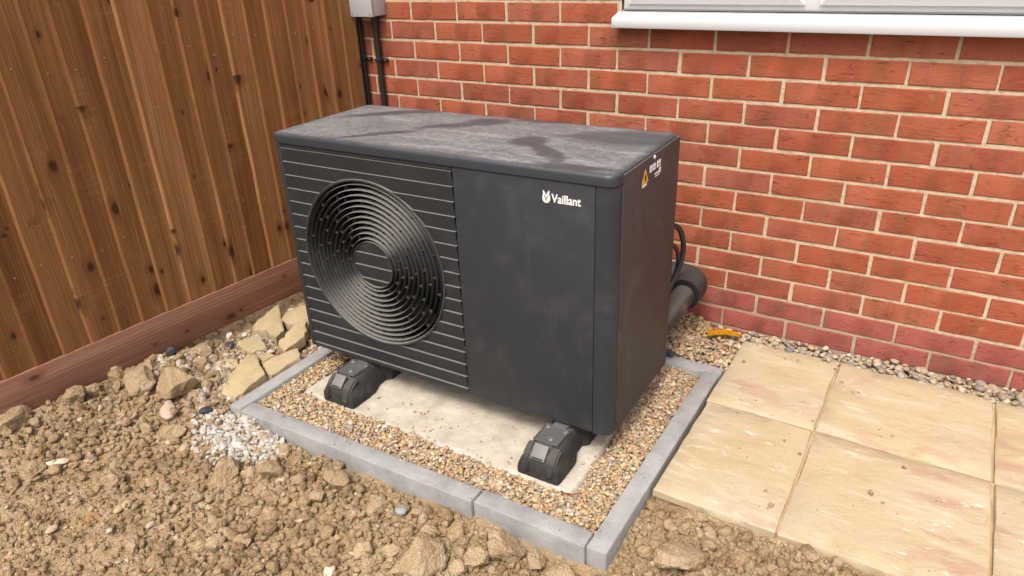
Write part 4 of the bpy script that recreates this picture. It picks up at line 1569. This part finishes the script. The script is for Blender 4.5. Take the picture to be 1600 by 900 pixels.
# stickers on the side panel (y along the panel, z up)
def sticker(name, pts, mat, dx=.0010, parent=side_p):
    bm = bmesh.new()
    xa, xb = 1.1326, 1.1326 + dx
    a = [bm.verts.new((xa, y, z)) for y, z in pts]
    b = [bm.verts.new((xb, y, z)) for y, z in pts]
    bm.faces.new(a)
    bm.faces.new(b[::-1])
    for i in range(len(pts)):
        j = (i + 1) % len(pts)
        bm.faces.new((a[i], b[i], b[j], a[j]))
    return link(name, bm_mesh(name, bm), mat, parent)


def quad(y0, y1, z0, z1): return [(y0, z0), (y1, z0), (y1, z1), (y0, z1)]


tri = sticker('warning_label', [(.153, .679), (.197, .679), (.175, .715)], 'yellow')
sticker('warning_mark', [(.172, .684), (.178, .684), (.181, .694), (.175, .705), (.169, .694)], 'black_print', .0014, tri)
sticker('warning_footer', quad(.156, .186, .6705, .677), 'print')
for y0, y1 in ((.205, .223), (.229, .247), (.257, .283)):
    s0 = sticker('pictogram_label', quad(y0, y1, .6965, .7140), 'print')
    sticker('pictogram_mark', quad(y0 + .005, y1 - .005, .7030, .7055), 'gasket', .0014, s0)
sticker('text_line', quad(.243, .272, .6815, .6850), 'print')
sticker('text_line', quad(.248, .280, .6740, .6768), 'print')
sticker('text_line', quad(.2745, .287, .6790, .6920), 'print')
sticker('screw_cap', [(.236 + .0060 * math.cos(a), .7305 + .0050 * math.sin(a)) for a in [2 * math.pi * k / 12 for k in range(12)]], 'print', .002)

# ------------------------------------------------------------------ rubber support feet
def foot(label, cx, y0, length, zb):
    o = tag(empty('support_foot', (cx, y0, zb), (0, 0, .012)), label, 'support foot', 'rubber feet under the heat pump')
    Ht = .080
    # body: sections along y; (y, half width base, half width top, height)
    secs = [(.006, .040, .028, .040), (.0, .058, .040, .030), (.004, .064, .050, .052), (.020, .066, .047, .070), (.050, .066, .044, Ht), (.098, .066, .044, Ht),
            (.112, .064, .040, Ht - .004), (.150, .048, .036, Ht - .004), (.185, .048, .036, Ht - .004), (.200, .064, .042, Ht), (length - .02, .064, .042, Ht), (length, .058, .04, Ht - .02)]
    secs = secs[1:]
    bm = bmesh.new()
    rings = []
    for y, wb, wt, h in secs:
        pts = [(-wb, 0.), (-wb, .014), (-(wb * .55 + wt * .45) - .004, h * .55), (-wt, h - .006), (-wt + .006, h), (wt - .006, h), (wt, h - .006), ((wb * .55 + wt * .45) + .004, h * .55), (wb, .014), (wb, 0.)]
        rings.append([bm.verts.new((x, y, z)) for x, z in pts])
    n = 10
    for a, b in zip(rings[:-1], rings[1:]):
        for i in range(n): bm.faces.new((a[i], a[(i + 1) % n], b[(i + 1) % n], b[i]))
    bm.faces.new(rings[0])
    bm.faces.new(rings[-1][::-1])
    bmesh.ops.bevel(bm, geom=[e for e in bm.edges if e.calc_length() > .004 and len(e.link_faces) == 2 and e.calc_face_angle(0) > .5], offset=.003, segments=2, affect='EDGES')
    link('rubber_block', auto_smooth(bm_mesh('rubber_block', bm), 40), 'rubber', o)
    # two ribs framing the notch in the nose
    for sx in (-1, 1):
        bm = bmesh.new()
        prof_ = [(.000, .012), (-.010, .018), (-.004, .050), (.016, .072), (.040, .086), (.052, .083), (.050, .055), (.01, .012)]
        xa, xb = sx * .026, sx * .052
        a = [bm.verts.new((xa, y, z)) for y, z in prof_]
        b = [bm.verts.new((xb, y + .006, z * .94)) for y, z in prof_]
        bm.faces.new(a)
        bm.faces.new(b[::-1])
        for i in range(len(prof_)):
            j = (i + 1) % len(prof_)
            bm.faces.new((a[i], b[i], b[j], a[j]))
        bmesh.ops.bevel(bm, geom=bm.edges[:], offset=.005, segments=3, affect='EDGES')
        link('nose_rib', auto_smooth(bm_mesh('nose_rib', bm), 60), 'rubber', o)
    # pale end cap of the rail in the notch
    cap = link('rail_end_cap', box_mesh('rail_end_cap', -.0215, .0215, -.021, .024, -.004, .004, bevel=.002), 'pale_cap', o, (0, .018, .0755), (.72, 0, 0))
    link('cap_slot', box_mesh('cap_slot', -.017, .017, -.0190, -.0150, -.001, .0052), 'inner', cap)
    # rail and grey bracket holding the unit
    link('rail', box_mesh('rail', -.021, .021, .05, length - .01, .070, .0865), 'zinc', o)
    br = bmesh.new()
    box(br, -.036, .036, .050, .125, .0855, .0885, .001)
    for sx in (-1, 1):
        box(br, sx * .036 - .0015, sx * .036 + .0015, .050, .13, .070, .0915, .0006)
    bk = link('bracket', bm_mesh('bracket', br), 'bracket', o)
    for bx_, by_ in ((.006, .072), (-.028, .120), (.030, .118)):
        bm = bmesh.new()
        bmesh.ops.create_cone(bm, cap_ends=True, segments=6, radius1=.0065, radius2=.0065, depth=.006, matrix=Matrix.Translation((bx_, by_, .0905)))
        bmesh.ops.create_cone(bm, cap_ends=True, segments=14, radius1=.0095, radius2=.0095, depth=.0015, matrix=Matrix.Translation((bx_, by_, .0890)))
        link('bolt', bm_mesh('bolt', bm), 'zinc', bk)
    return o


foot('black rubber support foot under the fan grille end of the heat pump', -.930, -1.066, .60, -.0105)
foot('black rubber support foot under the plain panel end, beside the red mark', -.188, -1.062, .60, -.0105)

# ------------------------------------------------------------------ insulated pipe and cables behind the unit
pp = tag(empty('insulated_pipe', (-.085, -.30, .19)), 'black insulated pipe with a right-angle elbow behind the heat pump', 'pipe')


def rel(pts, base): return [tuple(a - b for a, b in zip(p, base)) for p in pts]


base = (-.085, -.30, .19)
arm = rel([(-.091, -.462, .180), (-.089, -.17, .195)], base)
link('pipe_sleeve', tube('pipe_sleeve', [Vector(arm[0]).lerp(Vector(arm[1]), k / 8) for k in range(9)], .0395, 20), 'insul_dirty', pp)
ex_, ey_, ez_, er = -.088, -.078, .198, .050
el = [(ex_, -.200, ez_)]
el += [(ex_, -.160, ez_)]
for k in range(9):
    a = math.radians(90 * k / 8)
    el.append((ex_ - er + er * math.cos(a), ey_ - er + er * math.sin(a), ez_))
el += [(-.24, ey_, ez_), (-.62, ey_, ez_)]
link('elbow', tube('elbow', rel(el, base), .0535, 28), 'insul', pp)
link('sleeve_joint', tube('sleeve_joint', rel([(ex_, -.204, ez_), (ex_, -.199, ez_)], base), .0543, 28), 'conduit', pp)
pts = [(-.110, -.478, .545), (-.077, -.450, .538), (-.062, -.42, .530), (-.050, -.40, .507), (-.045, -.38, .452), (-.051, -.38, .392), (-.063, -.40, .341), (-.075, -.43, .302), (-.10, -.478, .26)]
tag(link('cable', tube('cable', rel(spline(pts, 6), pts[3]), .0085, 10), 'conduit', None, pts[3]), 'thick black cable looping out behind the heat pump, upper one', 'cable')
pts = [(-.110, -.478, .490), (-.074, -.44, .478), (-.062, -.415, .462), (-.056, -.395, .430), (-.062, -.375, .375), (-.085, -.36, .30), (-.12, -.36, .21)]
tag(link('cable', tube('cable', rel(spline(pts, 6), pts[3]), .0065, 10), 'conduit', None, pts[3]), 'thinner black cable inside the loop of the upper cable', 'cable')

# ------------------------------------------------------------------ junction box and conduits on the wall
jb = tag(empty('junction_box', (-1.525, -.04, 1.17)), 'pale grey electrical box on the brick wall beside the fence', 'electrical box')
link('box_body', box_mesh('box_body', -.070, .045, -.030, .040, -.100, .11, bevel=.004, seg=3), 'enclosure', jb)
lidj = link('box_cover', box_mesh('box_cover', -.0715, .0465, -.046, -.0305, -.1012, .1112, bevel=.003, seg=2), 'enclosure', jb)
for x in (-.060, .035):
    for z in (-.090, .1):
        bm = bmesh.new()
        bmesh.ops.create_cone(bm, cap_ends=True, segments=12, radius1=.0035, radius2=.0035, depth=.002, matrix=Matrix.Translation((x, -.0468, z)) @ Matrix.Rotation(math.pi / 2, 4, 'X'))
        link('cover_screw', bm_mesh('cover_screw', bm), 'gasket', lidj)


def conduit(label, x, ztop, zbot, clips, sx):
    o = tag(empty('conduit', (x, -.021, zbot)), label, 'conduit', 'black conduits on the wall by the fence')
    link('tube', tube('tube', [(0, 0, (ztop - zbot) * k / 6) for k in range(7)], .0115, 16), 'conduit', o)
    for zc in clips:
        bm = bmesh.new()
        box(bm, -.0140, .0140, -.0135, .020, zc - zbot - .006, zc - zbot + .006, .003)
        box(bm, .0135, .038, .006, .018, zc - zbot - .0065, zc - zbot + .0065, .002)
        cl = link('clip', auto_smooth(bm_mesh('clip', bm)), 'conduit', o)
        bm = bmesh.new()
        bmesh.ops.create_cone(bm, cap_ends=True, segments=10, radius1=.004, radius2=.003, depth=.003, matrix=Matrix.Translation((.028, .0045, zc - zbot)) @ Matrix.Rotation(math.pi / 2, 4, 'X'))
        link('clip_screw', bm_mesh('clip_screw', bm), 'zinc', cl)
    return o


conduit('black conduit nearest the fence, passing behind the electrical box', -1.6165, 2.3, .02, (.895, .45, 1.4), 1)
cd = conduit('black conduit coming straight out of the bottom of the electrical box', -1.5275, 1.071, .02, (.893, .45), 1)
link('gland', tube('gland', [(0, 0, 1.035 - .02), (0, 0, 1.071 - .02)], .0150, 12), 'conduit', cd)

# ------------------------------------------------------------------ litter
# orange plastic strip on the gravel by the wall
bm = bmesh.new()
top = []
for k in range(13):
    t = k / 12
    x = -.020 + .106 * t
    y = -.116 + .044 * t + .012 * math.sin(t * 3.0)
    z = .022 + .003 * math.sin(t * 3.14) - .006 * t
    w = .020 * (1 - .35 * t) if t < .95 else .009
    top.append([bm.verts.new((x - w * .35, y + w, z)), bm.verts.new((x, y, z + .004)), bm.verts.new((x + w * .35, y - w, z - .003))])
for a, b in zip(top[:-1], top[1:]):
    for i in range(2): bm.faces.new((a[i], b[i], b[i + 1], a[i + 1]))
bmesh.ops.solidify(bm, geom=bm.faces[:], thickness=.0015)
o = link('plastic_strip', bm_mesh('plastic_strip', bm, True), 'tape')
tag(o, 'curved orange-yellow plastic strip lying on the gravel by the wall', 'plastic strip')
# red mark (a twist of red tape) at the corner of the pad
pts = [(-.104, -1.083, -.002), (-.088, -1.088, .002), (-.070, -1.083, .001), (-.058, -1.074, .003), (-.046, -1.066, .001)]
bm = bmesh.new()
prev = None
for i, p in enumerate(spline(pts, 3)):
    w = .0032 + .0012 * math.sin(i * 1.7)
    a = bm.verts.new((p.x, p.y + w, p.z + .001))
    b = bm.verts.new((p.x + .001, p.y - w, p.z + .003))
    if prev: bm.faces.new((prev[0], prev[1], b, a))
    prev = (a, b)
bmesh.ops.solidify(bm, geom=bm.faces[:], thickness=.001)
tag(link('red_tape', bm_mesh('red_tape', bm), 'red'), 'short twist of red tape at the front right corner of the concrete pad', 'tape')
# small blue-grey cable gland on the back edging block
g = tag(empty('cable_gland', (-.092, -.300, .010), (0, 0, -.35)), 'small blue-grey plastic cable gland on the back edging block', 'cable gland')
link('body', tube('body', [(-.030, 0, .002), (-.012, 0, .002), (-.0119, 0, .002), (.004, 0, .002)], .007, 12, True, [.006, .006, .0105, .0105]), 'blue_grey', g)
link('nut', tube('nut', [(.0045, 0, .002), (.014, 0, .002)], .0115, 6), 'blue_grey', g)
